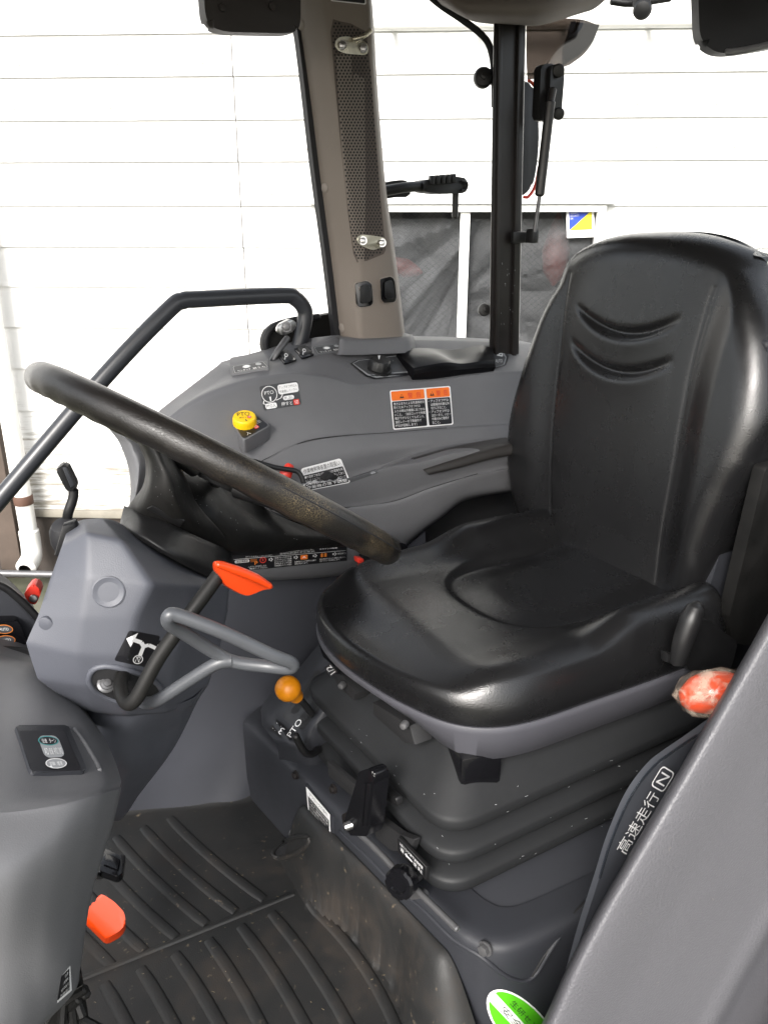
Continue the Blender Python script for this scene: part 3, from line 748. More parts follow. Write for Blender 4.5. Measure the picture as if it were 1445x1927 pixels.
# rockers
for qs in ([(668, 533), (690, 528), (699, 534), (702, 568), (698, 575), (676, 578), (670, 572)], [(715, 525), (735, 520), (742, 526), (746, 561), (742, 568), (722, 570), (717, 563)]):
    c = [sum(q[i] for q in qs)/len(qs) for i in (0, 1)]
    f = B(); slab(f, round_poly([put_on(trim, c[0]+(x-c[0])*1.10, c[1]+(y-c[1])*1.07, .0006) for x, y in qs], .006), (-.0008, -.0016, 0), bev=.0006); sw = mk('rocker_switch', f, 'plug_grey', pl)
    f = B(); slab(f, round_poly([put_on(trim, x, y, .001) for x, y in qs], .005), (-.002, -.004, 0), bev=.001); mk('bezel', f, 'gloss_black', sw)
    f = B(); q3 = [(c[0]+(x-c[0])*.62+2, c[1]+(y-c[1])*.72-1) for x, y in qs]; slab(f, round_poly([put_on(trim, x, y, .005) for x, y in q3], .004), (-.003, -.006, 0), bev=.002); mk('rocker', f, 'black_plastic', sw)
patch(pl, 'caution_sticker', 'small black sticker with white border at the pillar top', trim, [(622, -30), (688, -22), (689, 9), (622, 2)],
      [('poly', rrect(0, 0, 1, 1, .05, 2), 'white_print'), ('poly', rrect(.03, 0, .97, .93, .04, 2), 'black_print'), ('text', '保安基準適合', (.1, .2, .9, .5), 'white_print')], ['white_print', 'black_print'])
# ------------------------------------------------------------------ handrail and its mounting, latch arm outside
hr = thing('grab_rail', 'black tubular grab rail rising along the right door opening', 'grab rail', P(560, 640, b=1.56))
f = B(); pts = [(-60, 1010), (0, 940), (200, 706), (318, 583), (345, 566), (375, 563), (530, 556), (556, 562), (572, 580), (574, 600), (566, 640), (556, 680)]
tube(f, crom([P(x, y, b=1.56) for x, y in pts], 6), .0165, 18, smooth=False); mk('rail', f, 'tube_paint', hr)
f = B(); slab(f, crom([P(x, y, b=1.60) for x, y in ((640, 588), (600, 594), (545, 602), (510, 615), (496, 640), (500, 668), (530, 690), (650, 700), (650, 600))], 5, True), (0, .02, 0), bev=.005); mk('mounting_plate', f, 'worn_black', hr)
f = B(); tube(f, [P(x, y, b=1.592) for x, y in ((600, 596), (545, 604), (512, 617), (499, 641), (504, 668))], .007, 10, 5); mk('plate_edge', f, 'rubber_seal', hr)
f = B(); slab(f, round_poly([P(x, y, b=1.52) for x, y in ((524, 612), (546, 600), (559, 606), (556, 621), (535, 632), (522, 626))], .006), (0, .012, 0), bev=.002); zb = mk('clamp', f, 'steel', hr)
f = B(); hexbolt(f, P(539, 615, b=1.52), (-.4, -.9, .1), .008); mk('bolt', f, 'dull_steel', zb)
f = B(); tube(f, [P(541, 636, b=1.51), P(524, 660, b=1.50), P(508, 690, b=1.50)], .007, 10, 3); mk('stay', f, 'dull_steel', hr)
dl = thing('mirror_arm', 'black jointed mirror arm outside, level across the side window', 'mirror arm', P(800, 352, b=1.72))
f = B(); b_ = 1.72
slab(f, round_poly([P(x, y, b=b_) for x, y in ((700, 348), (755, 338), (772, 342), (776, 360), (768, 372), (755, 370), (700, 378))], .01), (0, .03, 0), bev=.005); mk('clamp', f, 'black_plastic', dl)
f = B(); tube(f, [P(700, 364, b=b_-.01), P(760, 353, b=b_-.01), P(800, 351, b=b_), P(860, 352, b=b_)], .012, 14, 4); mk('rod', f, 'black_plastic', dl)
f = B(); slab(f, round_poly([P(x, y, b=b_-.02) for x, y in ((797, 339), (860, 332), (880, 336), (882, 356), (872, 364), (830, 365), (798, 361))], .008), (0, .05, 0), bev=.006)
for k in range(5): box(f, P(812+k*10, 339-k*.8, b=b_-.022), (.012, .012, .02), bev=.002)
tube(f, [P(868, 340, b=b_-.025), P(878, 345, b=b_-.025), P(877, 356, b=b_-.025), P(868, 358, b=b_-.025)], .003, 8, 3)
mk('joint', f, 'black_plastic', dl)
f = B(); tube(f, [P(857, 362, b=b_), P(856, 408, b=b_)], .008, 12, 1); mk('pin', f, 'black_plastic', dl)

# ================================================================== RIGHT-HAND CONSOLE
cs = thing('side_console', 'grey moulded right hand side console with knobs, switches and warning stickers', 'console', P(700, 900, b=1.25))
xr = np.linspace(0, 1, 60)
def crow(row):
    x0, x1 = row[0][0], row[-1][0]; return xrow(row, [x0+(x1-x0)*t for t in xr])
CR = [
 [(433, 690, 1.53), (510, 668, 1.53), (590, 646, 1.53), (640, 640, 1.53), (775, 638, 1.53), (900, 641, 1.53), (1012, 648, 1.53)],
 [(428, 697, 1.50), (510, 678, 1.50), (590, 654, 1.505), (640, 649, 1.505), (775, 647, 1.505), (900, 648, 1.505), (1012, 655, 1.505)],
 [(322, 781, 1.40), (360, 752, 1.41), (420, 724, 1.415), (500, 702, 1.41), (560, 696, 1.405), (620, 702, 1.40), (680, 714, 1.39), (800, 710, 1.385), (940, 694, 1.385), (1012, 692, 1.385)],
 [(318, 790, 1.385), (360, 762, 1.39), (420, 734, 1.395), (500, 712, 1.39), (560, 706, 1.385), (620, 713, 1.38), (680, 726, 1.372), (800, 722, 1.368), (940, 706, 1.368), (1012, 704, 1.368)],
 [(300, 815, 1.37), (400, 765, 1.372), (500, 745, 1.368), (620, 745, 1.36), (800, 748, 1.35), (1012, 735, 1.35)],
 [(275, 900, 1.33), (380, 850, 1.335), (487, 818, 1.335), (620, 790, 1.33), (800, 782, 1.33), (1012, 770, 1.33)],
 [(268, 955, 1.315), (380, 917, 1.32), (487, 868, 1.318), (566, 831, 1.318), (632, 819, 1.316), (732, 812, 1.315), (840, 803, 1.315), (1012, 792, 1.315)],
 [(268, 960, 1.306), (380, 922, 1.311), (487, 873, 1.309), (566, 836, 1.309), (632, 824, 1.307), (732, 817, 1.306), (840, 808, 1.306), (1012, 797, 1.306)],
 [(290, 980, 1.285), (440, 915, 1.285), (520, 885, 1.29), (600, 868, 1.29), (700, 848, 1.29), (800, 835, 1.285), (1012, 815, 1.285)],
 [(300, 992, 1.287), (440, 938, 1.287), (520, 920, 1.287), (583, 913, 1.287), (666, 903, 1.287), (732, 876, 1.287), (786, 856, 1.277), (860, 838, 1.272), (1012, 827, 1.272)],
 [(305, 990, 1.211), (440, 940, 1.211), (520, 917, 1.201), (583, 908, 1.196), (666, 898, 1.196), (732, 877, 1.196), (786, 868, 1.196), (860, 849, 1.196), (1012, 836, 1.196)],
 [(306, 997, 1.198), (440, 949, 1.198), (520, 925, 1.188), (583, 917, 1.184), (666, 908, 1.184), (732, 889, 1.184), (786, 881, 1.184), (860, 861, 1.184), (1012, 847, 1.184)],
 [(310, 1005, 1.205), (440, 965, 1.205), (520, 957, 1.20), (632, 955, 1.20), (732, 944, 1.20), (815, 915, 1.20), (898, 890, 1.20), (1012, 868, 1.20)],
 [(310, 1009, 1.197), (440, 969, 1.197), (520, 961, 1.193), (632, 959, 1.193), (732, 948, 1.193), (815, 919, 1.193), (898, 894, 1.193), (1012, 872, 1.193)],
 [(330, 1040, 1.20), (450, 1015, 1.20), (560, 1010, 1.20), (660, 1003, 1.20), (740, 985, 1.20), (800, 958, 1.20), (860, 925, 1.20), (930, 903, 1.20), (1012, 885, 1.20)],
 [(400, 1082, 1.215), (480, 1085, 1.215), (560, 1082, 1.215), (660, 1072, 1.215), (735, 1040, 1.215), (785, 1000, 1.215), (830, 968, 1.215), (870, 938, 1.215), (930, 925, 1.215), (1012, 915, 1.215)],
 [(405, 1090, 1.25), (480, 1093, 1.25), (560, 1090, 1.25), (660, 1080, 1.25), (738, 1048, 1.25), (788, 1006, 1.25), (832, 973, 1.25), (872, 943, 1.25), (930, 930, 1.25), (1012, 920, 1.25)],
]
f = B(); grid(f, loft([crow(r_) for r_ in CR], 4)); shell(f, (0, .06, 0)); body = mk('console_body', f, 'grey_plastic', cs, sharp=60)
f = B()
for i in (6, 13):
    pass
for row in (CR[7], CR[13]):
    tube(f, crom([put_on(body, x, y-2.5, .0002) or P(x, y-2.5, b=d) for x, y, d in row if x < 1000], 5), .0011, 6, smooth=False)
mk('panel_seam', f, 'matte_black', cs)
# curved front horn of the console, seen through the steering wheel
f = B()
rows = [[(322, 781, 1.40), (330, 795, 1.36), (348, 816, 1.33)], [(270, 795, 1.40), (290, 805, 1.33), (318, 838, 1.30)], [(205, 797, 1.34), (232, 815, 1.28), (282, 862, 1.27)], [(225, 833, 1.30), (250, 840, 1.25), (290, 880, 1.25)],
        [(242, 880, 1.27), (262, 885, 1.22), (279, 900, 1.24)], [(246, 930, 1.26), (255, 935, 1.21), (272, 930, 1.24)], [(238, 975, 1.26), (250, 985, 1.21), (270, 975, 1.24)], [(228, 1010, 1.26), (245, 1015, 1.21), (265, 1010, 1.24)]]
grid(f, loft([pxrow(r_, 14) for r_ in rows], 6)); shell(f, (.012, .05, -.012)); mk('console_horn', f, 'grey_plastic', cs, sharp=60)
# lower panel down to the floor
rows = [[(180, 1085, 1.30), (300, 1088, 1.27), (450, 1088, 1.25), (600, 1084, 1.25), (740, 1046, 1.25), (800, 1000, 1.25)],
        [(190, 1300, 1.29), (300, 1300, 1.26), (450, 1300, 1.235), (600, 1290, 1.22), (740, 1270, 1.22), (800, 1260, 1.22)],
        [(180, 1538, 1.285), (260, 1533, 1.262), (380, 1527, 1.215), (460, 1510, 1.19), (520, 1480, 1.19), (640, 1450, 1.19)],
        [(170, 1575, 1.285), (260, 1568, 1.262), (380, 1560, 1.215), (460, 1540, 1.19), (520, 1510, 1.19), (640, 1480, 1.19)]]
f = B(); grid(f, loft([pxrow(r_, 40) for r_ in rows], 8)); shell(f, (0, .05, 0)); low = mk('lower_panel', f, 'lower_plastic', cs, sharp=60, label='dark blue grey lower panel reaching down to the floor')
# black sheet standing in for shade behind the seat's far side
f = B(); slab(f, [P(x, y, b=1.33) for x, y in ((700, 1100), (760, 985), (860, 900), (1040, 860), (1060, 1100))], (0, .04, 0), bev=0); mk('gap_shade', f, 'matte_black', cs)
# pillar foot collar
f = B(); rows = []
for y, w, b_ in ((634, 0, 1.463), (637, 1, 1.457), (644, 4, 1.452), (658, 6, 1.447), (664, 9, 1.440)):
    rows.append(pxrow([(637-w*.6, y+1, b_+.05), (645-w, y+4, b_+.004), (660, y+4, b_), (745, y+1, b_), (768+w, y-1, b_+.006), (776+w, y-4, b_+.05)], 30))
grid(f, rows); shell(f, (0, .04, 0)); mk('pillar_collar', f, 'grey_plastic', cs, sharp=60)
# raised mounts with one-touch plates
def mount(qs, plate, texts, lip):
    f = B(); c = [put_on(body, x, y, .002) or P(x, y, b=1.5) for x, y in qs]
    up = Vector((0, 0, .018)); slab(f, round_poly([p + up for p in c], .005), (0, -.004, -.045), bev=.003); m_ = mk('switch_mount', f, 'grey_plastic', cs)
    BVH['tmp'] = BVH[m_.name]
    patch(cs, 'one_touch_plate', None, m_, plate, [('poly', rrect(0, 0, 1, 1, .05, 2), 'label_grey'), ('poly', rrect(.02, .04, .98, .96, .05, 2), 'grey_print'), ('poly', rrect(.035, .07, .965, .93, .05, 2), 'label_grey'),
          ('poly', ell(.42, .36, .13, .22), 'grey_print'), ('poly', ell(.42, .36, .09, .15), 'white_print'), ('poly', ell(.8, .3, .09, .18), 'grey_print'), ('text', 'ワンタッチ', (.12, .66, .5, .88), 'white_print'), ('text', texts, (.56, .66, .92, .88), 'white_print')],
          ['label_grey', 'grey_print', 'white_print'])
mount([(434, 706), (507, 696), (497, 679), (434, 690)], [(437, 689), (495, 679), (507, 691), (441, 703)], '耕うん', 0)
mount([(587, 669), (657, 659), (640, 646), (588, 652)], [(590, 653), (639, 646), (656, 657), (598, 667)], '旋回', 0)
for qs in ([(519, 667), (541, 663), (558, 680), (535, 687)], [(553, 659), (577, 655), (591, 670), (568, 677)]):
    f = B(); base = [put_on(body, x, y, .002) or P(x, y, b=1.45) for x, y in qs]; slab(f, round_poly(base, .003), (0, -.002, .004), bev=.001); sw = mk('rocker_switch', f, 'gloss_black', cs)
    c = sum(base, Vector())/4
    f = B(); top = [c + (p-c)*.72 + Vector((0, -.004, .010 if k in (0, 1) else .004)) for k, p in enumerate(base)]; slab(f, round_poly(top, .003), (0, .003, -.008), bev=.0015); r_o = mk('rocker', f, 'black_plastic', sw)
    cx = sum(q[0] for q in qs)/4; cy = sum(q[1] for q in qs)/4 - 3
    patch(sw, 'symbol', None, r_o, [(cx-6, cy-6), (cx+5, cy-7), (cx+8, cy+4), (cx-3, cy+6)], [('poly', ell(.5, .3, .3, .3), 'white_print'), ('poly', ell(.5, .3, .17, .17), 'black_print'), ('line', [(.3, .5), (.1, .95)], .07, 'white_print')], ['white_print', 'black_print'])
# air-conditioner panel
AC = [(663, 684), (674, 678), (745, 669), (925, 655), (944, 659), (953, 672), (949, 686), (930, 692), (775, 704), (708, 711), (691, 706)]
patch(cs, 'control_panel', 'dark control panel with pale rim for the air conditioner', body, [(0, 0), (1000, 0), (1000, 1000), (0, 1000)],
      [('poly', [((808+(x-808)*1.025)/1000, (684+(y-684)*1.10)/1000) for x, y in AC], 'black_print'), ('poly', [(x/1000, y/1000) for x, y in AC], 'grey_print'), ('poly', [((808+(x-808)*.985)/1000, (683+(y-683)*.90)/1000) for x, y in AC], 'label_grey'),
       ('text', '❄', (.739, .677, .748, .685), 'white_print'), ('text', 'A/C', (.748, .693, .764, .700), 'white_print'), ('text', '☀', (.735, .691, .744, .699), 'white_print'), ('text', 'AUTO', (.932, .676, .945, .682), 'white_print'),
       ('line', [(.935, .668), (.944, .664), (.945, .670), (.935, .668)], .001, 'white_print')],
      ['black_print', 'grey_print', 'label_grey', 'white_print'], sub=False, off=.003)
ACb = cs.children[-1]
def surf_n(o, x, y):
    h, n, i, d = BVH[o.name].ray_cast(CAM, ray(x, y).normalized(), 6); n = n if n.dot(CAM-h) > 0 else -n; return h, n
h, n = surf_n(body, 713, 696); n = (n*.4 + Vector((0, -.25, 1))).normalized()
f = B(); lathe(f, h, n, [(-.004, .027), (.004, .027), (.0045, .0235), (.021, .0213), (.0235, .019), (.024, .004)], 48, flut=lambda k, z: 1 - (.05 if (k % 4 == 0 and .004 < z < .022) else 0)); kn = mk('fan_knob', f, 'black_plastic', cs)
kx = [P(*q, n=n, o=h+n*.0246) for q in ((711, 669), (716, 669), (713.5, 677))]
f = B(); face(f, [f.verts.new(p) for p in kx]); mk_flat('pointer', f, ['white_print'], kn)
# glossy display cover, its lid bowed into two facets
f = B()
back = [(747, 666, 1.455), (760, 657, 1.46), (800, 655, 1.46), (850, 658, 1.455), (905, 650, 1.455), (926, 655, 1.455)]
midr = [(762, 679, 1.415), (782, 671, 1.412), (825, 668, 1.408), (858, 676, 1.410), (905, 664, 1.408), (929, 668, 1.41)]
frnt = [(778, 693, 1.375), (800, 688, 1.372), (840, 682, 1.372), (870, 684, 1.376), (905, 680, 1.372), (931, 680, 1.374)]
foot = [(779, 704, 1.372), (802, 701, 1.369), (840, 697, 1.369), (870, 695, 1.371), (905, 692, 1.369), (932, 691, 1.371)]
grid(f, loft([crom([P(x, y, b=b_) for x, y, b_ in r_], 6) for r_ in (back, midr, frnt, foot)], 5, .5)); shell(f, (0, .01, -.02)); mk('display_cover', f, 'display_black', cs, sharp=30)
# yellow rotary switch with base plate and diagrams
h, n = surf_n(body, 462, 802); vh = (CAM-h); vh.z = 0; n = (Vector((0, 0, cos(radians(22)))) + vh.normalized()*sin(radians(22))).normalized()
h = P(461, 797, n=n, o=h); h = h + (CAM-h).normalized()*.011
f = B(); slab(f, round_poly([P(*q, n=n, o=h) for q in ((434, 790), (474, 774), (510, 800), (458, 830))], .008), n*-.03, bev=.0025, segs=3); mk('dial_base', f, 'grey_plastic', cs)
patch(cs, 'dial_plate', 'black dial plate under the yellow knob', None, [(437, 790), (474, 776), (506, 800), (458, 826)],
      [('poly', rrect(0, 0, 1, 1, .12, 1), 'black_print'), ('text', '自動', (.70, .50, .93, .68), 'white_print'), ('poly', rrect(.56, .68, .72, .86, .03), 'red_print'), ('text', '切', (.59, .70, .69, .84), 'white_print'), ('text', '入', (.18, .80, .34, .95), 'white_print'), ('text', '入', (.80, .26, .92, .40), 'white_print')],
      ['black_print', 'white_print', 'red_print'], plane=dict(n=n, o=h+n*.0004))
f = B(); lathe(f, h, n, [(.0005, .0215), (.011, .0215), (.0145, .0205), (.016, .0190), (.0163, .004)], 72, flut=lambda k, z: 1 - (.03 if (k % 3 == 0 and z < .012) else 0)); yk = mk('rotary_knob', f, 'yellow_knob', cs, label='yellow ribbed rotary knob')
kc = h + n*.0166; kr = (RT - n*RT.dot(n)).normalized(); kd = n.cross(kr); kd = kd if kd.z < 0 else -kd
kr = (kr*cos(.2) - kd*sin(.2)).normalized(); kd = (kd - kr*kd.dot(kr)).normalized()
kq = [proj(kc + kr*sx*.0165 + kd*sy*.0165) for sx, sy in ((-1, -1), (1, -1), (1, 1), (-1, 1))]
patch(yk, 'knob_print', None, None, kq, [('text', 'PTO', (.12, .12, .80, .46), 'black_print'), ('text', '押すと', (.22, .54, .62, .72), 'black_print'), ('poly', ell(.76, .60, .12, .12), 'red_print'), ('text', '切', (.69, .53, .83, .67), 'white_print'), ('line', [(.54, .80), (.60, .97)], .03, 'black_print')], ['black_print', 'red_print', 'white_print'], plane=dict(n=n, o=h+n*.0166), sub=False)
patch(cs, 'diagram_sticker', 'dark sticker with white knob diagram above the yellow knob', body, [(488, 727), (560, 716), (568, 761), (497, 773)],
      [('poly', rrect(0, 0, 1, 1, .06, 1.6), 'label_grey'), ('poly', ell(.22, .38, .205, .34), 'white_print'), ('poly', ell(.22, .38, .185, .31), 'label_grey'), ('text', 'PTO', (.10, .24, .34, .38), 'white_print'), ('poly', [(.2, .48), (.25, .48), (.24, .66), (.21, .66)], 'white_print'),
       ('poly', rrect(.46, .06, .99, .46, .06, 1.6), 'white_print'), ('text', 'アップオフPTO入', (.49, .12, .96, .24), 'label_grey'), ('text', '作業機レバー下へ', (.49, .29, .96, .41), 'label_grey'), ('line', [(.56, .45), (.50, .60), (.36, .66)], .012, 'white_print'),
       ('poly', rrect(.55, .55, .84, .72, .05, 1.6), 'white_print'), ('text', '押し回し', (.58, .57, .81, .70), 'label_grey'), ('poly', rrect(.06, .74, .36, .96, .05, 1.6), 'white_print'), ('text', 'PTO入', (.09, .77, .33, .93), 'label_grey'), ('line', [(.05, .60), (.02, .72), (.08, .76)], .012, 'white_print'),
       ('text', '押すと', (.48, .78, .77, .94), 'white_print'), ('poly', rrect(.80, .75, .95, .98, .02, 1.6), 'red_print'), ('text', '切', (.825, .79, .925, .94), 'white_print')],
      ['label_grey', 'white_print', 'red_print'])
tri = lambda cx, cy, w, h_: [(cx, cy-h_), (cx+w, cy+h_), (cx-w, cy+h_)]
L1 = ['巻き込まれによる死傷事故を', '防ぐためアップオフPTO', '入りの時は作業機に近づかな', 'いこと。（油圧ロックで作業', '機が下がらなくてもポンパ、', '油圧レバーの下降操作で', 'PTOが回転します）']
L2 = ['・アップオフPTO', '  は圃場内作業以外', '  切りにすること。', '・アップオフPTO', '  はロータリ、ハロー', '  作業のみに使用す', '  ること。']
W1 = [.47, .40, .47, .47, .45, .40, .33]; W2 = [.30, .31, .26, .30, .32, .29, .15]
lay = [('poly', rrect(0, 0, 1, 1, .03, 1.5), 'white_print'), ('poly', rrect(.02, .03, .565, .27, .02, 1.5), 'orange_print'), ('poly', rrect(.60, .03, .98, .27, .02, 1.5), 'orange_print'),
       ('poly', rrect(.02, .285, .565, .97, .02, 1.5), 'black_print'), ('poly', rrect(.60, .285, .98, .97, .02, 1.5), 'black_print'),
       ('poly', tri(.19, .16, .035, .055), 'black_print'), ('text', '警', (.29, .09, .37, .23), 'red_print'), ('text', '告', (.43, .09, .51, .23), 'red_print'), ('poly', tri(.69, .16, .035, .055), 'black_print'), ('text', '警', (.76, .09, .83, .23), 'red_print'), ('text', '告', (.88, .09, .95, .23), 'red_print'),
       ('poly', rrect(.18, .13, .20, .19, .004), 'orange_print'), ('poly', rrect(.68, .13, .70, .19, .004), 'orange_print')]
for k in range(7):
    y0 = .315 + k*.092
    lay += [('text', L1[k], (.045, y0, .045+W1[k]*1.08, y0+.072), 'white_print'), ('text', L2[k].strip(), (.62 + (0 if L2[k][0] == '・' else .035), y0, .62+W2[k]*1.1, y0+.072), 'white_print')]
patch(cs, 'warning_sticker', 'orange headed black warning sticker in two columns', body, [(733, 735), (847, 726), (853, 799), (740, 809)], lay, ['white_print', 'orange_print', 'black_print', 'red_print'])
lay = [('poly', rrect(0, 0, 1, 1, .06, 1.7), 'white_print'), ('text', '作業機昇降装置の取扱い', (.06, .06, .94, .26), 'black_print'), ('poly', rrect(.03, .32, .97, .97, .02, 1.7), 'black_print')]
for k, s in enumerate(['■作業終了後及び格納時は作業機を降', '  ろしてください。必ず下におろしておく', '■点検する際は作業機を落下しないようロック', '  作業機の落下調整']):
    lay.append(('text', s.strip(), (.06, .36+k*.15, .95, .48+k*.15), 'white_print'))
patch(cs, 'handling_sticker', 'white headed sticker tilted behind the console ledge', body, [(566, 882), (641, 862), (660, 908), (573, 925)], lay, ['white_print', 'black_print'])
patch(cs, 'caution_sticker', 'small black sticker half hidden under the steering wheel', body, [(440, 922), (492, 930), (498, 962), (448, 958)],
      [('poly', rrect(0, 0, 1, 1, .06, 1.6), 'white_print'), ('poly', rrect(.03, .04, .95, .70, .05, 1.6), 'black_print'), ('poly', rrect(.05, .05, .5, .3, .03, 1.6), 'orange_print'), ('text', '必ず', (.5, .1, .85, .34), 'white_print'), ('text', '体は完全', (.3, .42, .92, .66), 'white_print'), ('poly', rrect(.03, .74, .95, .93, .02), 'black_print'), ('text', '3A188-49331', (.3, .77, .9, .9), 'white_print')],
      ['white_print', 'black_print', 'orange_print'])
lay = [('poly', [(0, 0), (1, 0), (1, 1), (0, 1)], 'black_print'),
       ('text', '再生禁止スイッチが点灯している時は', (.14, .10, .40, .20), 'white_print'), ('text', 'スイッチを押して消灯させます。', (.15, .22, .38, .31), 'white_print'), ('text', '再生が必要になると再生切替ランプが点灯します。', (.44, .08, .72, .18), 'white_print'), ('text', '再生が始まると消灯に変わり、完了すると消灯します。', (.44, .20, .73, .30), 'white_print'), ('text', 'エンジン回転数', (.77, .10, .92, .20), 'white_print'),
       ('line', [(.05, .36), (.99, .36)], .008, 'white_print'), ('poly', rrect(.06, .42, .18, .56, .01, 7), 'white_print'), ('poly', rrect(.065, .435, .175, .545, .01, 7), 'black_print'), ('text', '駐車再生の方法', (.07, .44, .17, .54), 'white_print'),
       ('text', 'P', (.225, .56, .25, .74), 'amber_print'), ('poly', ell(.295, .52, .027, .16), 'red_print'), ('poly', ell(.295, .52, .021, .12), 'black_print'), ('poly', rrect(.291, .44, .299, .58, .002), 'red_print')]
for k in range(3): lay.append(('line', [(.19, .44+k*.06), (.245, .44+k*.06)], .008, 'amber_print'))
for x in (.345, .555, .715, .88):
    a = [(x, .47), (x+.017, .47), (x+.017, .40), (x+.034, .52), (x+.017, .64), (x+.017, .57), (x, .57)]
    lay += [('poly', a, 'white_print'), ('poly', [(x+.016+(u-x-.016)*.62, .52+(v-.52)*.62) for u, v in a], 'black_print')]
for k, s in enumerate(['1.駐車ブレーキをかける', '2.シャトルレバーN位置', '3.エンジンアイドル回転', '4.PTOスイッチOFF', '5.再生禁止スイッチ消灯']): lay.append(('text', s, (.39, .41+k*.11, .535, .50+k*.11), 'white_print'))
lay += [('poly', rrect(.61, .42, .67, .68, .006, 7), 'amber_print'), ('poly', rrect(.617, .45, .663, .65, .006, 7), 'orange_print'), ('line', [(.63, .6), (.64, .5), (.65, .6)], .006, 'white_print')]
for k in range(3): lay.append(('line', [(.775, .46+k*.07), (.835, .46+k*.07)], .010, 'amber_print'))
lay += [('line', [(.79, .42), (.79, .64)], .005, 'amber_print'), ('line', [(.82, .42), (.82, .64)], .005, 'amber_print'), ('text', '消灯(完了)', (.92, .47, .99, .58), 'white_print'), ('text', 'このランプが点灯したら', (.17, .78, .32, .87), 'white_print'), ('text', '再生を行ってください。', (.18, .89, .33, .97), 'white_print'), ('text', '駐車再生スイッチを押すと自動で', (.56, .74, .74, .83), 'white_print'), ('text', '再生が始まります。', (.56, .85, .67, .94), 'white_print'), ('text', '再生が始まるとエンジン回転が上昇します。', (.77, .72, .99, .81), 'white_print'), ('text', '完了でランプが消灯します。', (.77, .83, .94, .92), 'white_print')]
patch(cs, 'instruction_strip', 'long black strip of white instructions under the wheel', body, [(428, 1041), (653, 1025), (653, 1055), (430, 1077)], lay, ['black_print', 'white_print', 'amber_print', 'red_print', 'orange_print'])
# arm pad on the ledge
rows = [[(774, 864, 1.262), (850, 846, 1.262), (940, 830, 1.262), (1012, 822, 1.262)], [(776, 861, 1.245), (850, 841, 1.245), (940, 825, 1.245), (1012, 817, 1.245)], [(786, 876, 1.205), (850, 858, 1.20), (940, 834, 1.195), (1012, 823, 1.195)], [(796, 884, 1.184), (850, 869, 1.180), (940, 842, 1.178), (1012, 829, 1.178)],
        [(806, 893, 1.180), (850, 883, 1.176), (940, 860, 1.174), (1012, 849, 1.174)], [(808, 895, 1.215), (850, 885, 1.215), (940, 862, 1.215), (1012, 851, 1.215)]]
f = B(); grid(f, loft([pxrow(r_, 30) for r_ in rows], 4, .5)); mk('arm_pad', f, 'pad_brown', cs, sharp=60, label='dark raised pad along the ledge')
# slot lever knobs on the console
lv = thing('red_lever', 'short red tipped lever standing behind the steering wheel on the side console', 'lever', P(538, 905, b=1.25))
f = B(); tube(f, [P(534, 902, b=1.25), P(540, 888, b=1.25), P(546, 876, b=1.25)], [.012, .011, .008], 14, 4); mk('grip', f, 'red_plastic', lv)
f = B(); tube(f, [P(478, 868, b=1.24), P(520, 880, b=1.235), P(556, 886, b=1.23), P(567, 896, b=1.225), P(573, 915, b=1.22)], .0045, 10, 5); mk('guard_wire', f, 'black_plastic', lv)
f = B(); pts = [P(x, y, b=1.235) for x, y in ((608, 905), (622, 888), (637, 897), (634, 910))]; slab(f, round_poly(pts, .004), (0, .018, 0), bev=.004); tube(f, [P(625, 906, b=1.245), P(622, 925, b=1.25)], .004, 8, 1)
mk('position_lever', f, 'black_plastic', label='small black pointed lever knob in front of the white headed sticker', cat='lever')
patch(cs, 'scale_strip', 'grey scale strip in the lever slot', body, [(655, 900), (706, 883), (712, 890), (660, 908)], [('poly', [(0, 0), (1, 0), (1, 1), (0, 1)], 'label_grey'), ('poly', rrect(.78, .2, .93, .8, .03, 4), 'grey_print'), ('text', '上', (.82, .3, .90, .7), 'label_grey')], ['label_grey', 'grey_print'])
# black switch box at the wheel's right end with its red tip
sb = thing('switch_box', 'black switch box at the right end of the steering wheel with red tip', 'switch box', P(750, 1070, b=1.14))
f = B(); slab(f, round_poly([P(x, y, b=1.13) for x, y in ((722, 1020), (762, 1022), (769, 1034), (767, 1066), (745, 1078), (700, 1074), (716, 1050))], .008), (0, .06, 0), bev=.006, segs=3); mk('box_body', f, 'gloss_black', sb)
f = B(); cyl(f, P(767, 1048, b=1.14), (1, -.3, 0), .010, .018, 16, bev=.002); mk('plug', f, 'gloss_black', sb)
f = B(); slab(f, round_poly([P(x, y, b=1.10) for x, y in ((672, 1050), (685, 1052), (683, 1062), (673, 1060))], .002), (0, .012, 0), bev=.002); mk('tip', f, 'red_plastic', sb)
f = B(); tube(f, [P(678, 1060, b=1.108), P(690, 1068, b=1.12), P(712, 1070, b=1.13)], .005, 8, 3); mk('tip_arm', f, 'black_plastic', sb)
# wing-nut handle in the dark gap
wn = B(); c = P(862, 1018, b=1.16)
for k in range(4):
    a = k*pi/2 + .5; tube(wn, [c, c + Vector((cos(a)*.020, -.004, sin(a)*.018))], [.008, .006], 10, 2)
cyl(wn, c + Vector((0, -.012, 0)), (0, 1, 0), .009, .03, 14)
mk('star_knob', wn, 'gloss_black', label='small black star knob in the dark gap beyond the seat cushion', cat='knob')

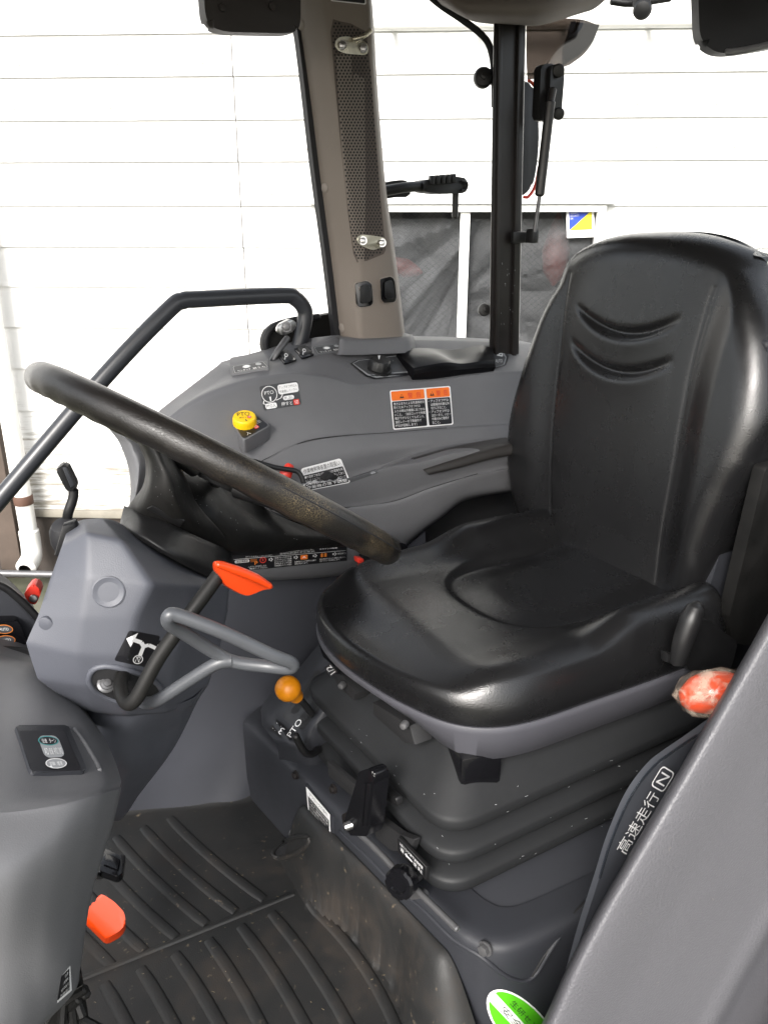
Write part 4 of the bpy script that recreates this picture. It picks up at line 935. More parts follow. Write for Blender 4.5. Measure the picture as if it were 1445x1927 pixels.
# ================================================================== STEERING COLUMN
col = thing('steering_column', 'blue grey faceted steering column cover with black shroud and shift diagram', 'steering column', P(240, 1330, b=.85))
KR = [
 [(131, 986, .83), (160, 977, .82), (192, 975, .81), (210, 978, .82), (226, 984, .85)],
 [(118, 1025, .77), (165, 1003, .745), (230, 1017, .73), (310, 1051, .78), (405, 1091, .84)],
 [(95, 1090, .755), (165, 1085, .722), (285, 1100, .70), (360, 1104, .75), (432, 1101, .835)],
 [(72, 1160, .75), (155, 1162, .715), (255, 1163, .70), (350, 1165, .742), (428, 1152, .82)],
 [(50, 1210, .75), (145, 1232, .715), (242, 1235, .70), (335, 1235, .737), (414, 1218, .81)],
 [(72, 1278, .755), (155, 1290, .727), (235, 1300, .715), (320, 1300, .745), (393, 1288, .81)],
 [(141, 1329, .775), (180, 1341, .757), (238, 1348, .75), (310, 1342, .77), (366, 1326, .82)]]
f = B(); grid(f, loft([loft([[p] for p in pxrow(r_, 5)], 10, .35) and [q[0] for q in loft([[P(x, y, b=d)] for x, y, d in r_], 10, .12)] for r_ in KR], 10, .12))
for _ in range(1): bmesh.ops.smooth_vert(f, verts=[v for v in f.verts if not v.is_boundary], factor=.5, use_axis_x=True, use_axis_y=True, use_axis_z=True)
shell(f, (.03, .17, -.085)); cover = mk('column_cover', f, 'blue_grey_plastic', col, sharp=55)
rows = [[(160, 1325, .81), (205, 1338, .772), (250, 1338, .752), (366, 1312, .796), (430, 1145, .822)], [(168, 1375, .81), (205, 1385, .778), (240, 1388, .768), (320, 1372, .812), (404, 1240, .845)], [(185, 1440, .815), (210, 1448, .80), (235, 1450, .795), (295, 1440, .84), (372, 1320, .89)], [(185, 1545, .90), (198, 1545, .895), (205, 1545, .89), (222, 1545, .92), (240, 1530, 1.0)]]
f = B(); grid(f, loft([pxrow(r_, 24) for r_ in rows], 8)); shell(f, (.0, .10, -.07)); mk('pedestal', f, 'blue_grey_plastic', col, sharp=55)
# dimple
h, n = surf_n(cover, 205, 1114)
f = B(); lathe(f, h - n*.0035, n, [(0, .0152), (.0042, .0152), (.0047, .0140), (.0036, .0105), (.0028, .006), (.0027, .001)], 32); mk('dimple_cap', f, 'blue_grey_plastic', col)
# slotted opening
OV = []
for k in range(40):
    a = 2*pi*k/40; ca, sa = cos(a), sin(a); ex = abs(ca)**.75*(1 if ca > 0 else -1)*71; ey = abs(sa)**.9*(1 if sa > 0 else -1)*31
    th = radians(17); OV.append((237 + ex*cos(th) - ey*sin(th), 1292 + ex*sin(th) + ey*cos(th)))
f = B(); ring = [put_on(cover, x, y, .001) or P(x, y, b=.74) for x, y in OV]; n = surf_n(cover, 237, 1290)[1]
tube(f, ring, .0030, 10, 1, closed=True); mk('slot_rim', f, 'blue_grey_plastic', col, sharp=80)
patch(col, 'slot_opening', None, cover, [(100, 1200), (400, 1200), (400, 1400), (100, 1400)], [('poly', [((x-100)/300, (y-1200)/200) for x, y in OV], 'matte_black')], ['matte_black'], off=.0022)
hub = P(205, 1278, b=.705)
cq = put_on(cover, 200, 1288, .003); f = B(); lathe(f, cq , (CAM-cq).normalized()+Vector((.3, 0, .3)), [(0, .0085), (.002, .009), (.003, .008), (.0035, .0065), (.005, .006), (.0055, .004), (.0075, .0035), (.008, .001)], 32); mk('shift_collar', f, 'dull_steel', col)
# shift diagram sticker
arrow = [(.03, .26), (.34, .04), (.30, .17), (.62, .30), (.60, .44), (.26, .30), (.22, .43)]
patch(col, 'shift_diagram', 'black square sticker with white arrows and circled N', cover, [(244, 1186), (302, 1197), (281, 1257), (215, 1243)],
      [('poly', rrect(0, 0, 1, 1, .07, 1), 'black_print'), ('poly', [(.04, .27), (.30, .03), (.27, .50)], 'white_print'), ('line', [(.24, .26), (.52, .30), (.64, .42)], .06, 'white_print'), ('line', [(.63, .36), (.63, .70)], .055, 'white_print'), ('line', [(.60, .42), (.76, .33), (.99, .38)], .055, 'white_print'), ('poly', ell(.62, .82, .14, .14), 'white_print'), ('poly', ell(.62, .82, .115, .115), 'black_print'), ('text', 'N', (.56, .74, .68, .90), 'white_print')],
      ['black_print', 'white_print'])
patch(col, 'arrow_sticker', None, cover, [(300, 1205), (308, 1208), (300, 1232), (290, 1228)], [('poly', [(0, 0), (1, 0), (1, 1), (0, 1)], 'black_print'), ('poly', [(.1, .3), (.9, .5), (.1, .7)], 'white_print')], ['black_print', 'white_print'])
# black band and shroud
f = B(); rows = [[(234, 952, .90), (262, 962, .87), (330, 990, .82), (400, 1022, .86), (436, 1036, .93)], [(226, 985, .86), (262, 1001, .80), (320, 1035, .775), (400, 1068, .82), (440, 1080, .90)], [(222, 1000, .86), (258, 1014, .80), (318, 1048, .775), (404, 1090, .82), (434, 1098, .90)]]
grid(f, loft([pxrow(r_, 30) for r_ in rows], 5, .6)); shell(f, (.03, .12, -.05)); mk('column_band', f, 'black_plastic', col, sharp=50)
f = B(); rows = [[(238, 800, .90), (262, 822, .84), (300, 838, .82), (336, 866, .88)], [(262, 838, .90), (276, 850, .83), (305, 862, .81), (340, 880, .87)], [(274, 872, .90), (286, 880, .82), (318, 895, .80), (352, 905, .86)], [(270, 912, .90), (284, 920, .815), (330, 945, .80), (372, 950, .86)], [(248, 944, .90), (275, 955, .83), (340, 985, .82), (420, 1005, .88)], [(236, 962, .91), (270, 975, .86), (340, 1005, .84), (430, 1032, .90)]]
grid(f, loft([pxrow(r_, 26) for r_ in rows], 6)); shell(f, (.03, .10, -.035)); shroud = mk('shroud', f, 'worn_black', col, sharp=55)
f = B(); rows = [[(336, 868, .99), (365, 880, .99), (410, 884, 1.0), (450, 905, 1.02), (470, 945, 1.04)], [(330, 890, .93), (370, 905, .92), (420, 925, .94), (465, 958, .98), (560, 985, 1.03)], [(352, 960, .88), (400, 975, .88), (460, 995, .91), (540, 1005, .97), (650, 1012, 1.05)], [(355, 1005, .90), (420, 1032, .90), (480, 1034, .93), (560, 1026, .99), (655, 1020, 1.06)], [(360, 1015, .96), (425, 1045, .96), (480, 1046, .97), (560, 1036, 1.02), (655, 1028, 1.08)]]
grid(f, loft([pxrow(r_, 34) for r_ in rows], 6)); shell(f, (.03, .08, -.03)); clus = mk('cluster_hood', f, 'worn_black', col, sharp=55)
f = B(); tube(f, [P(x, y, b=b_) for x, y, b_ in ((338, 872, .985), (372, 879, .985), (412, 889, .995), (440, 906, 1.01), (470, 946, 1.03), (520, 968, 1.035), (600, 996, 1.04))], .0035, 8, 6); mk('hood_edge', f, 'black_plastic', col)
r = random.Random(11); lay = []
for k in range(26):
    u, v = r.random(), r.random(); l = r.uniform(.006, .022); a = r.uniform(0, 3.1); lay.append(('line', [(u, v), (u+l*cos(a), v+l*sin(a))], .0026, 'grey_print'))
patch(col, 'dirt_flecks', None, clus, [(352, 900), (470, 965), (560, 1015), (370, 1005)], lay, ['grey_print'])
lay = lay[:20]; patch(col, 'dirt_flecks', None, shroud, [(286, 850), (335, 880), (375, 985), (290, 950)], lay, ['grey_print'])
f = B(); h, n = surf_n(shroud, 310, 960); slab(f, [put_on(shroud, x, y, .001) for x, y in ((278, 955), (288, 950), (348, 978), (340, 990))], n*.002, bev=.0005); mk('blank_plate', f, 'black_plastic', col)
# edge bits on the left of the cover
f = B(); slab(f, [P(x, y, b=.80) for x, y in ((118, 990), (142, 982), (146, 992), (110, 1050), (102, 1046))], (.004, .012, 0), bev=.003); mk('side_trim', f, 'black_plastic', col)
for x, y in ((82, 1170),):
    f = B(); q = put_on(cover, x+8, y, -.003) or P(x, y, b=.76); cyl(f, q, (-.5, -.8, 0), .007, .005, 14, bev=.001); mk('screw_boss', f, 'blue_grey_plastic', col)
# indicator stalk
tsl = thing('indicator_stalk', 'black indicator stalk with flat paddle knob beside the steering column', 'stalk', P(120, 990, b=.86))
f = B(); slab(f, round_poly([P(x, y, b=.88) for x, y in ((105, 884), (119, 875), (128, 877), (146, 913), (144, 923), (133, 928), (124, 921))], .003), (.004, .014, 0), bev=.003); mk('paddle', f, 'black_plastic', tsl)
f = B(); slab(f, [P(x, y, b=.879) for x, y in ((118, 880), (126, 879), (142, 912), (134, 918))], (0, .004, 0), bev=.001); mk('paddle_face', f, 'tube_paint', tsl)
f = B(); tube(f, [P(139, 922, b=.888), P(138, 938, b=.888), P(129, 965, b=.89), P(126, 985, b=.90)], .0055, 12, 5); mk('arm', f, 'black_plastic', tsl)
f = B(); lathe(f, P(124, 1000, b=.89), Vector((-.25, -.3, .7)), [(-.03, .02), (-.01, .021), (.004, .017), (.012, .011), (.014, .003)], 20); mk('boot', f, 'rubber_seal', tsl)

# ------------------------------------------------------------------ steering wheel
e1 = ray(47, 697).normalized(); e2 = ray(751, 1050).normalized()
wn_ = e1.cross(e2).normalized(); wn_ = wn_ if wn_.z > 0 else -wn_
bis = (e1+e2).normalized(); half = e1.angle(e2)/2
Dw = .955; wc = CAM + bis*Dw; TR = .0168; wR = Dw*sin(half) - TR
tilt = radians(1.2); wn_ = (wn_ + bis*tilt).normalized()
sw = thing('steering_wheel', 'steering wheel seen edge on in a crackled black leather cover', 'steering wheel', wc)
ux = bis.cross(wn_).normalized(); uy = wn_.cross(ux)
f = B(); rings = []
NS = 260
for i in range(NS):
    a = 2*pi*i/NS; d = ux*cos(a) + uy*sin(a); c = wc + d*wR; ring = []
    for k in range(20):
        t = 2*pi*k/20; inward = max(0, -cos(t))*.55 + max(0, -sin(t))*.75
        q = TR*(1 - .085*inward*(.5+.5*cos(a*34))); ring.append(f.verts.new(c + d*cos(t)*q + wn_*sin(t)*q))
    rings.append(ring)
for i in range(NS):
    for k in range(20): face(f, (rings[i][k], rings[i][(k+1) % 20], rings[(i+1) % NS][(k+1) % 20], rings[(i+1) % NS][k]))
mk('rim_cover', f, 'crackle_leather', sw, sharp=70)
f = B()
a0 = atan2((CAM-wc).dot(uy), (CAM-wc).dot(ux))
for sgn in (1,):
    st_ = []
    for i in range(30):
        a = a0 + .25 + i*.045; d = ux*cos(a) + uy*sin(a); st_.append(wc + d*(wR + TR*.93) + wn_*TR*.34)
    tube(f, st_, .0009, 6, smooth=False)
    st2 = []
    for i in range(30):
        a = a0 - .25 - i*.045; d = ux*cos(a) + uy*sin(a); st2.append(wc + d*(wR + TR*.93) + wn_*TR*.34)
mk('stitching', f, 'rubber_seal', sw)
f = B()
for k in range(3):
    a = a0 + pi + k*2*pi/3; d = ux*cos(a) + uy*sin(a); tube(f, [wc - wn_*.012 + d*.03, wc - wn_*.004 + d*wR*.5, wc + d*wR], [.012, .009, .008], 12, 4)
mk('spokes', f, 'black_plastic', sw)
f = B(); lathe(f, wc - wn_*.06, wn_, [(.04, .02), (.045, .025), (.062, .025), (.064, .01)], 32); mk('hub', f, 'matte_black', sw)

# ------------------------------------------------------------------ levers on the column
ol = thing('shuttle_lever', 'bent black lever with a flat orange handle at the steering column', 'lever', P(245, 1320, b=.66))
f = B(); tube(f, [P(232, 1262, b=.715), P(228, 1296, b=.685), P(239, 1322, b=.665), P(258, 1312, b=.655), P(300, 1236, b=.655), P(355, 1160, b=.66), P(412, 1082, b=.67)], .0070, 16, 7); mk('rod', f, 'worn_black', ol)
f = B(); fl_ = [(404, 1056), (416, 1055), (452, 1066), (486, 1080), (513, 1099), (515, 1108), (495, 1110), (482, 1116), (466, 1122), (450, 1116), (424, 1101), (419, 1089), (406, 1074)]
slab(f, round_poly([P(x, y, b=.655 + (x-404)*.00008) for x, y in fl_], .004, 4), (.002, .014, -.006), bev=.005, segs=4); hd = mk('handle', f, 'orange_plastic', ol, sharp=60)
f = B(); tube(f, [P(x, y, b=.654) for x, y in ((410, 1062), (445, 1073), (482, 1088), (508, 1103))], [.003, .0045, .0045, .003], 10, 5); mk('ridge', f, 'orange_plastic', hd)
gl = thing('loop_lever', 'grey steel loop shaped tilt lever in front of the steering column', 'lever', P(270, 1325, b=.68))
f = B(); lp = [(318, 1160, .62), (336, 1158, .618), (420, 1190, .606), (510, 1232, .598), (548, 1247, .598), (545, 1257, .603), (505, 1254, .62), (440, 1245, .635), (400, 1225, .64), (345, 1190, .632), (320, 1174, .625)]
tube(f, [P(x, y, b=b_) for x, y, b_ in lp], .0063, 16, 6, closed=True); mk('loop', f, 'loop_paint', gl, sharp=80)
f = B(); tube(f, [P(x, y, b=b_) for x, y, b_ in ((436, 1243, .635), (405, 1250, .64), (350, 1284, .655), (300, 1316, .67), (278, 1323, .69), (262, 1318, .73))], .0063, 16, 6); mk('stem', f, 'loop_paint', gl)

# ------------------------------------------------------------------ near left dash box
dbx = thing('dash_box', 'large grey instrument box in the near left corner with button panel', 'dash', P(60, 1900, b=.6))
DR = [
 [(-90, 1205, .88), (0, 1232, .87), (70, 1250, .87), (140, 1300, .86), (175, 1345, .86)],
 [(-90, 1240, .80), (0, 1252, .80), (75, 1268, .80), (140, 1312, .80), (180, 1362, .80)],
 [(-90, 1330, .72), (0, 1333, .72), (90, 1345, .71), (160, 1362, .71), (203, 1400, .72)],
 [(-90, 1460, .60), (20, 1462, .60), (110, 1468, .60), (195, 1462, .61), (226, 1458, .64)],
 [(-90, 1524, .551), (10, 1521, .551), (110, 1508, .556), (188, 1490, .576), (227, 1480, .617)],
 [(-90, 1544, .540), (10, 1540, .541), (110, 1525, .546), (188, 1503, .568), (227, 1490, .612)],
 [(-90, 1650, .505), (10, 1634, .508), (100, 1600, .524), (170, 1575, .556), (212, 1555, .605)],
 [(-90, 1730, .503), (10, 1720, .506), (85, 1705, .524), (140, 1700, .56), (172, 1690, .60)],
 [(-90, 1830, .53), (0, 1828, .53), (70, 1825, .54), (125, 1825, .562), (153, 1815, .60)],
 [(-90, 1960, .535), (-20, 1950, .535), (30, 1935, .542), (75, 1920, .56), (138, 1870, .60)],
 [(-140, 2080, .54), (-80, 2050, .54), (-40, 2020, .545), (0, 1990, .56), (60, 1950, .60)]]
f = B(); grid(f, loft([pxrow(r_, 40) for r_ in DR], 6)); shell(f, (-.02, .16, 0)); dash = mk('dash_body', f, 'grey_plastic', dbx, sharp=60)
f = B(); fr = [put_on(dash, x, y, .0) for x, y in ((27, 1372), (147, 1368), (190, 1448), (182, 1455), (62, 1462), (55, 1458))]; n = surf_n(dash, 100, 1415)[1]
slab(f, round_poly([p + n*.004 for p in [put_on(dash, x, y, 0) for x, y in ((27, 1372), (126, 1371), (160, 1452), (157, 1458), (60, 1460), (54, 1455))]], .003), n*-.008, bev=.002); fr_ = mk('panel_frame', f, 'dark_grey_panel', dbx)
lay = [('poly', rrect(0, 0, 1, 1, .02, 1), 'black_print'), ('poly', rrect(.36, .12, .80, .66, .13, 1), 'grey_print'), ('poly', ell(.56, .245, .22, .115), 'teal_print'), ('poly', ell(.56, .245, .195, .095), 'black_print'), ('text', '倍速', (.42, .19, .53, .30), 'white_print'), ('text', 'ターン', (.58, .19, .72, .30), 'white_print'),
       ('poly', ell(.55, .80, .22, .125), 'white_print'), ('poly', ell(.55, .80, .20, .108), 'grey_print'), ('text', '前輪', (.42, .75, .53, .86), 'white_print'), ('text', '増速', (.57, .75, .68, .86), 'white_print')]
for k, s in enumerate(['AD', '倍速', '4WD', '2WD']): lay.append(('text', s, (.40+k*.10, .42+.0*k, .48+k*.10, .58), 'white_print'))
patch(dbx, 'button_panel', 'black button panel with two oval buttons', fr_, [(37, 1375), (122, 1375), (153, 1448), (62, 1456)], lay, ['black_print', 'grey_print', 'teal_print', 'white_print'])
f = B(); tube(f, [put_on(dash, x, y, .0) for x, y in ((140, 1372), (160, 1400), (184, 1440), (188, 1450))], .0022, 8, 4); mk('panel_groove', f, 'grey_plastic', dbx)
lay = [('poly', [(0, 0), (1, 0), (1, 1), (0, 1)], 'white_print'), ('poly', [(0, 0), (.88, .06), (.86, .90), (0, .90)], 'black_print'), ('text', '注意', (.45, .12, .78, .24), 'white_print'), ('text', '点検を', (.35, .34, .80, .46), 'white_print'), ('text', '必ず出す', (.22, .56, .82, .68), 'white_print'), ('text', '3A188-49211', (.2, .78, .84, .88), 'white_print')]
patch(dbx, 'caution_sticker', 'white edged black sticker low on the box', dash, [(116, 1838), (133, 1817), (136, 1864), (108, 1888)], lay, ['white_print', 'black_print'])
# black items beneath the box
ub = B(); slab(ub, [P(x, y, b=.66) for x, y in ((60, 1960), (120, 1880), (155, 1830), (175, 1960))], (0, .03, 0), bev=.004)
rr_ = random.Random(4)
for k in range(9):
    p = P(110+rr_.random()*45, 1870+rr_.random()*55, b=.655); tube(ub, [p, p+Vector((rr_.uniform(-.03, .03), -.01, rr_.uniform(-.03, .03)))], .005, 8, 2)
mk('cable_loom', ub, 'worn_black', label='tangle of dark cables below the near left dash box', cat='cables')

# instrument panel side at far left, with ringed buttons and the red catch
ip = thing('instrument_panel', 'dark instrument panel at the left edge with two amber ringed buttons', 'instrument panel', P(20, 1230, b=.92))
f = B(); slab(f, crom([P(x, y, b=.94) for x, y in ((-70, 1085), (0, 1104), (30, 1124), (54, 1148), (72, 1164), (78, 1200), (70, 1240), (-70, 1240))], 4, True), (0, .05, 0), bev=.006); ipb = mk('panel_body', f, 'dark_grey_panel', ip)
f = B(); tube(f, [P(x, y, b=.938) for x, y in ((-70, 1080), (0, 1101), (32, 1123), (60, 1150), (74, 1166))], .0045, 10, 5); mk('trim_edge', f, 'black_plastic', ip)
f = B(); slab(f, round_poly([P(x, y, b=.925) for x, y in ((-60, 1170), (36, 1168), (54, 1214), (-60, 1218))], .005), (0, .02, 0), bev=.003); bz = mk('button_plate', f, 'gloss_black', ip)
lay = []
for cy in (.28, .75): lay += [('poly', ell(.52, cy, .44, .20), 'amber_print'), ('poly', ell(.52, cy, .40, .17), 'label_grey'), ('text', 'AUTO', (.30, cy-.06, .74, cy+.06), 'white_print')]
patch(ip, 'ringed_buttons', None, bz, [(-14, 1172), (24, 1172), (34, 1214), (-6, 1216)], lay, ['amber_print', 'label_grey', 'white_print'])
f = B(); tube(f, [P(x, y, b=.90) for x, y in ((-70, 1226), (0, 1229), (50, 1234), (66, 1240))], .009, 12, 4); mk('lower_trim', f, 'black_plastic', ip)
rc = thing('red_catch', 'small red catch with a screw on a black stem at the left edge', 'catch', P(50, 1145, b=.97))
f = B(); slab(f, round_poly([P(x, y, b=.96) for x, y in ((44, 1120), (58, 1102), (67, 1101), (79, 1113), (70, 1135), (62, 1140))], .004), (.006, .02, 0), bev=.004, segs=3); ct = mk('catch_head', f, 'red_plastic', rc)
f = B(); lathe(f, P(64, 1126, b=.957), (-.3, -.9, .2), [(0, .005), (.0015, .005), (.0025, .004), (.0026, .001)], 16); mk('screw', f, 'steel', ct)
f = B(); slab(f, [P(x, y, b=.972) for x, y in ((46, 1126), (62, 1136), (54, 1150), (40, 1140))], (0, .008, 0), bev=.002); mk('stem', f, 'black_plastic', rc)

# ================================================================== SEAT
seat = thing('operator_seat', 'black vinyl tractor seat with grey shell on folded rubber bellows', 'seat', (.72, .87, .2))
OUT = [(.985, .668), (.88, .645), (.69, .649), (.60, .654), (.545, .670), (.505, .705), (.478, .765), (.461, .83), (.451, .911), (.458, .985), (.485, 1.045), (.54, 1.085), (.62, 1.103), (.75, 1.11), (.88, 1.107), (.985, 1.09), (1.01, 1.0), (1.015, .88), (1.01, .75)]
SC = Vector((.735, .875, 0))
oc = crom([Vector((a, b, 0)) for a, b in OUT], 14, True)
def ringpts(scale, inset, z):               # outline pulled inwards by inset metres
    out = []
    L = len(oc)
    for i, p in enumerate(oc):
        t = (oc[(i+1) % L] - oc[i-1]).normalized(); n = Vector((-t.y, t.x, 0))
        if n.dot(SC - p) < 0: n = -n
        q = p + n*inset; q = SC + (q-SC)*scale; out.append(Vector((q.x, q.y, z)))
    return out
def cush_z(a, b, base):
    c = abs(b - .875)
    z = base
    z += .026*sstep(.70, .80, a)*sstep(.125, .185, c)           # side bolsters rising to the rear
    z += .010*sstep(.12, .20, c)*sstep(.50, .60, a)
    z -= .020*sstep(.56, .47, a)                                      # front roll
    z -= .010*sstep(.60, .80, a)*sstep(.17, .10, c)                   # thigh dish
    # sunk seat panel, its edge a U open to the rear
    u = (a - .80)/.155; w = (b - .875)/.128
    rr = (abs(min(0, u))**2.6 + abs(w)**2.6)**(1/2.6) if u < 0 else abs(w)
    z -= .009*sstep(1.03, .90, rr)*sstep(.97, .86, a) - .005*sstep(.90, .50, rr)
    return z
f = B(); rows = []
NR = 46
for i in range(NR+1):
    r_ = 1 - i/NR                            # 1 at the rim, 0 centre
    if i == 0: prof = [(0.0, .432), (-.0035, .442), (-.005, .455), (-.0035, .468), (.002, .479)]
    if i == 0:
        for ins, z in prof: rows.append(ringpts(1, ins, z))
        continue
    ins = .002 + .045*min(1, (1-r_)/.16) if r_ > .84 else None
    k = min(1, (1-r_)/.16); edge = sqrt(max(0, 1-(1-k)**2))
    base_z = .479 + .020*edge
    ring = ringpts(1, .002 + .045*k, 0) if r_ > .84 else [SC + (p-SC)*(r_/.84) for p in ringpts(1, .047, 0)]
    row = []
    for p in ring:
        full = cush_z(p.x, p.y, .499); row.append(Vector((p.x, p.y, .479 + (full-.479)*edge)))
    if r_ <= .002: row = [SC + Vector((cos(t), sin(t), 0))*.002 + Vector((0, 0, cush_z(SC.x, SC.y, .499))) for t in np.linspace(0, 2*pi, len(ring), endpoint=False)]
    rows.append(row)
vs = grid(f, rows, closed_u=True); face(f, vs[-1]); face(f, vs[0][::-1])
cushion = mk('seat_cushion', f, 'black_vinyl', seat, sharp=75)
f = B()
rows = [ringpts(1, .006, .4365), ringpts(1, -.004, .4365), ringpts(1, -.0055, .433), ringpts(1, -.005, .427), ringpts(1, .003, .405)]
low_ = []
for ins, dz in ((.010, 0), (.02, -.006), (.05, -.006)):
    row = []
    for p in ringpts(1, ins, 0):
        zz = .420 - .012*sstep(.92, .76, p.y) - .030*sstep(.785, .670, p.y); row.append(Vector((p.x, p.y, zz+dz)))
    low_.append(row)
rows = rows[:4] + low_
vs = grid(f, rows, closed_u=True); face(f, vs[-1]); mk('seat_pan', f, 'seat_shell', seat, sharp=50)

# backrest on its reclined plane
BA, BK = .955, .155                          # front plane: X = BA + BK*(z-.47)
BN = Vector((1, 0, -BK))
def PB(x, y, fwd=0): return P(x, y, n=BN, o=Vector((BA - fwd, 0, .47)))
farL = [(436, 1130), (448, 1108), (470, 1085), (497, 1066), (520, 1054), (560, 1032), (620, 1003), (700, 968), (780, 948), (830, 943), (900, 946), (960, 958), (1000, 980), (1030, 1004), (1048, 1030)]
# left and right silhouettes as heights -> Y on the plane
LP = [PB(x, y) for x, y in ((1046, 470), (1036, 510), (1016, 560), (994, 620), (968, 700), (948, 780), (943, 830), (946, 900), (958, 960), (978, 1000), (1004, 1032), (1040, 1052))]
RP = [PB(x, y) for x, y in ((1404, 470), (1414, 505), (1428, 560), (1440, 660), (1442, 740), (1432, 810), (1412, 870), (1385, 925), (1358, 985), (1335, 1045), (1312, 1095), (1292, 1140))]
SL = [PB(x, y) for x, y in ((1072, 490), (1062, 560), (1050, 680), (1040, 780), (1034, 900), (1036, 1000), (1040, 1050))]
SR = [PB(x, y) for x, y in ((1368, 480), (1338, 570), (1308, 680), (1288, 780), (1268, 900), (1250, 1000), (1236, 1110))]
TOPZ = PB(1250, 437).z
print('backrest', [round(p.y, 3) for p in LP], [round(p.y, 3) for p in RP], [round(p.z, 3) for p in LP], [round(p.z, 3) for p in RP], TOPZ)
def yat(pts, z):
    q = sorted(((p.z, p.y) for p in pts)); return float(pchip([a for a, _ in q], [b for _, b in q], [z])[0])
Zb = .435; zl = np.concatenate([np.linspace(Zb, TOPZ-.05, 190), TOPZ - .05*(1-np.sin(np.linspace(.05, pi/2, 30)))])
def bx(z): return BA + BK*(z-.47)
def smile(yn, z, zc, w, s):
    """a crescent crease: returns depth"""
    u = yn/w
    if abs(u) >= 1: return 0
    zz = zc - .036*(1-u*u)                  # sagging line
    d = z - zz; amp = (1-u*u)**.8
    lip = (1-math.exp(-(d/.010)**2))*math.exp(d/.040) if d < 0 else 0
    return amp*(.010*math.exp(-(d/.0075)**2) - .0065*lip)
f = B(); loops = []
NC = 150; YC = .85
for z in zl:
    yl, yr = yat(LP, z), yat(RP, z); k = max(0, (z-(TOPZ-.05))/.05)
    shrink = sqrt(max(0, 1-k**2.6)); 
    ym = (yl+yr)/2; hw = (yl-yr)/2
    top_in = 1 - .07*(1-shrink)
    yl, yr = ym + hw*top_in, ym - hw*top_in
    sl, sr = min(yat(SL, z), yl-.02), max(yat(SR, z), yr+.02)
    cx = bx(z); cy = (sl+sr)/2
    front = []; back = []
    cols = [yr + (sr-yr)*(1-cos(pi/2*j/44)) for j in range(44)] + [sr + (sl-sr)*j/80 for j in range(80)] + [sl + (yl-sl)*sin(pi/2*j/44) for j in range(45)]
    for y in cols:
        s = (y-ym)/((yl-yr)/2)
        e = min(yl-y, y-yr); r_ = .045
        rnd = r_*(1-sqrt(max(0, 1-(1-min(1, e/r_))**2)))      # rounded rim
        fw = 0
        bl = .022*(1 - .55*sstep(.62, 1.0, z))*(.35 + .65*sstep(.44, .62, z))
        if y > sl: fw += bl*.35*sstep(0, .07, y-sl)
        if y < sr: fw += (bl*1.15)*sstep(0, .06, sr-y)
        if sr < y < sl:
            t_ = (y-cy)/((sl-sr)/2); fw += -.010*(1-t_*t_)*0 + .006*(1-t_**4)
            for zc in (.905, .842): fw -= smile(y-(cy+.003), z, zc, .116, 1)
            fw -= .004*math.exp(-((sl-y)/.004)**2) + .003*math.exp(-((y-sr)/.006)**2)
        x = cx - fw + rnd + .052*(1-shrink) - .006*sstep(.60, .50, z)*0
        zd = z - (.036*abs(s)**2.8 + .005*s)*sstep(.86, 1.03, z)
        front.append(Vector((x, y, zd)))
        back.append(Vector((cx + .085 - rnd*.5 - .030*(1-shrink) + .02*(1-abs(s)), y, zd)))
    loops.append(front + back[::-1][1:-1])
vs = grid(f, loops, closed_u=True); face(f, vs[0][::-1]); face(f, vs[-1])
f.verts.ensure_lookup_table(); tv = [v for v in f.verts if v.co.z > .955]
for _ in range(14): bmesh.ops.smooth_vert(f, verts=tv, factor=.5, use_axis_x=True, use_axis_y=True, use_axis_z=True)
tv = [v for v in tv if v.co.z > .93 and v.co.y < .77]
for _ in range(40): bmesh.ops.smooth_vert(f, verts=tv, factor=.5, use_axis_x=True, use_axis_y=True, use_axis_z=True)
mk('backrest', f, 'black_vinyl', seat, sharp=80)
# grey back shell and recliner hardware
f = B(); slab(f, round_poly([P(x, y, b=.70) for x, y in ((1442, 640), (1490, 640), (1490, 900), (1436, 960), (1395, 1190), (1338, 1190), (1330, 1120), (1385, 940), (1440, 830))], .01), (0, .30, 0), bev=.008); mk('back_shell', f, 'dark_grey_panel', seat)
f = B(); slab(f, round_poly([P(x, y, b=.655) for x, y in ((1440, 880), (1520, 860), (1520, 1230), (1375, 1210), (1372, 1160))], .006), (0, .02, 0), bev=.004); mk('side_bracket', f, 'worn_black', seat)
f = B(); slab(f, round_poly([P(x, y, b=.622) for x, y in ((1300, 1170), (1330, 1166), (1388, 1208), (1378, 1248), (1362, 1282), (1296, 1262), (1285, 1240))], .006), (0, .018, 0), bev=.004); mk('recliner_cover', f, 'black_plastic', seat)
f = B(); tube(f, [P(1274, 1246, b=.60), P(1285, 1205, b=.598), P(1298, 1168, b=.598), P(1308, 1144, b=.60)], [.011, .0135, .0145, .012], 16, 6); slab(f, [P(x, y, b=.605) for x, y in ((1256, 1230), (1284, 1236), (1280, 1256), (1256, 1248))], (0, .014, 0), bev=.004); tube(f, [P(1306, 1150, b=.602), P(1312, 1138, b=.605)], .008, 12, 1)
mk('recliner_lever', f, 'black_plastic', seat)
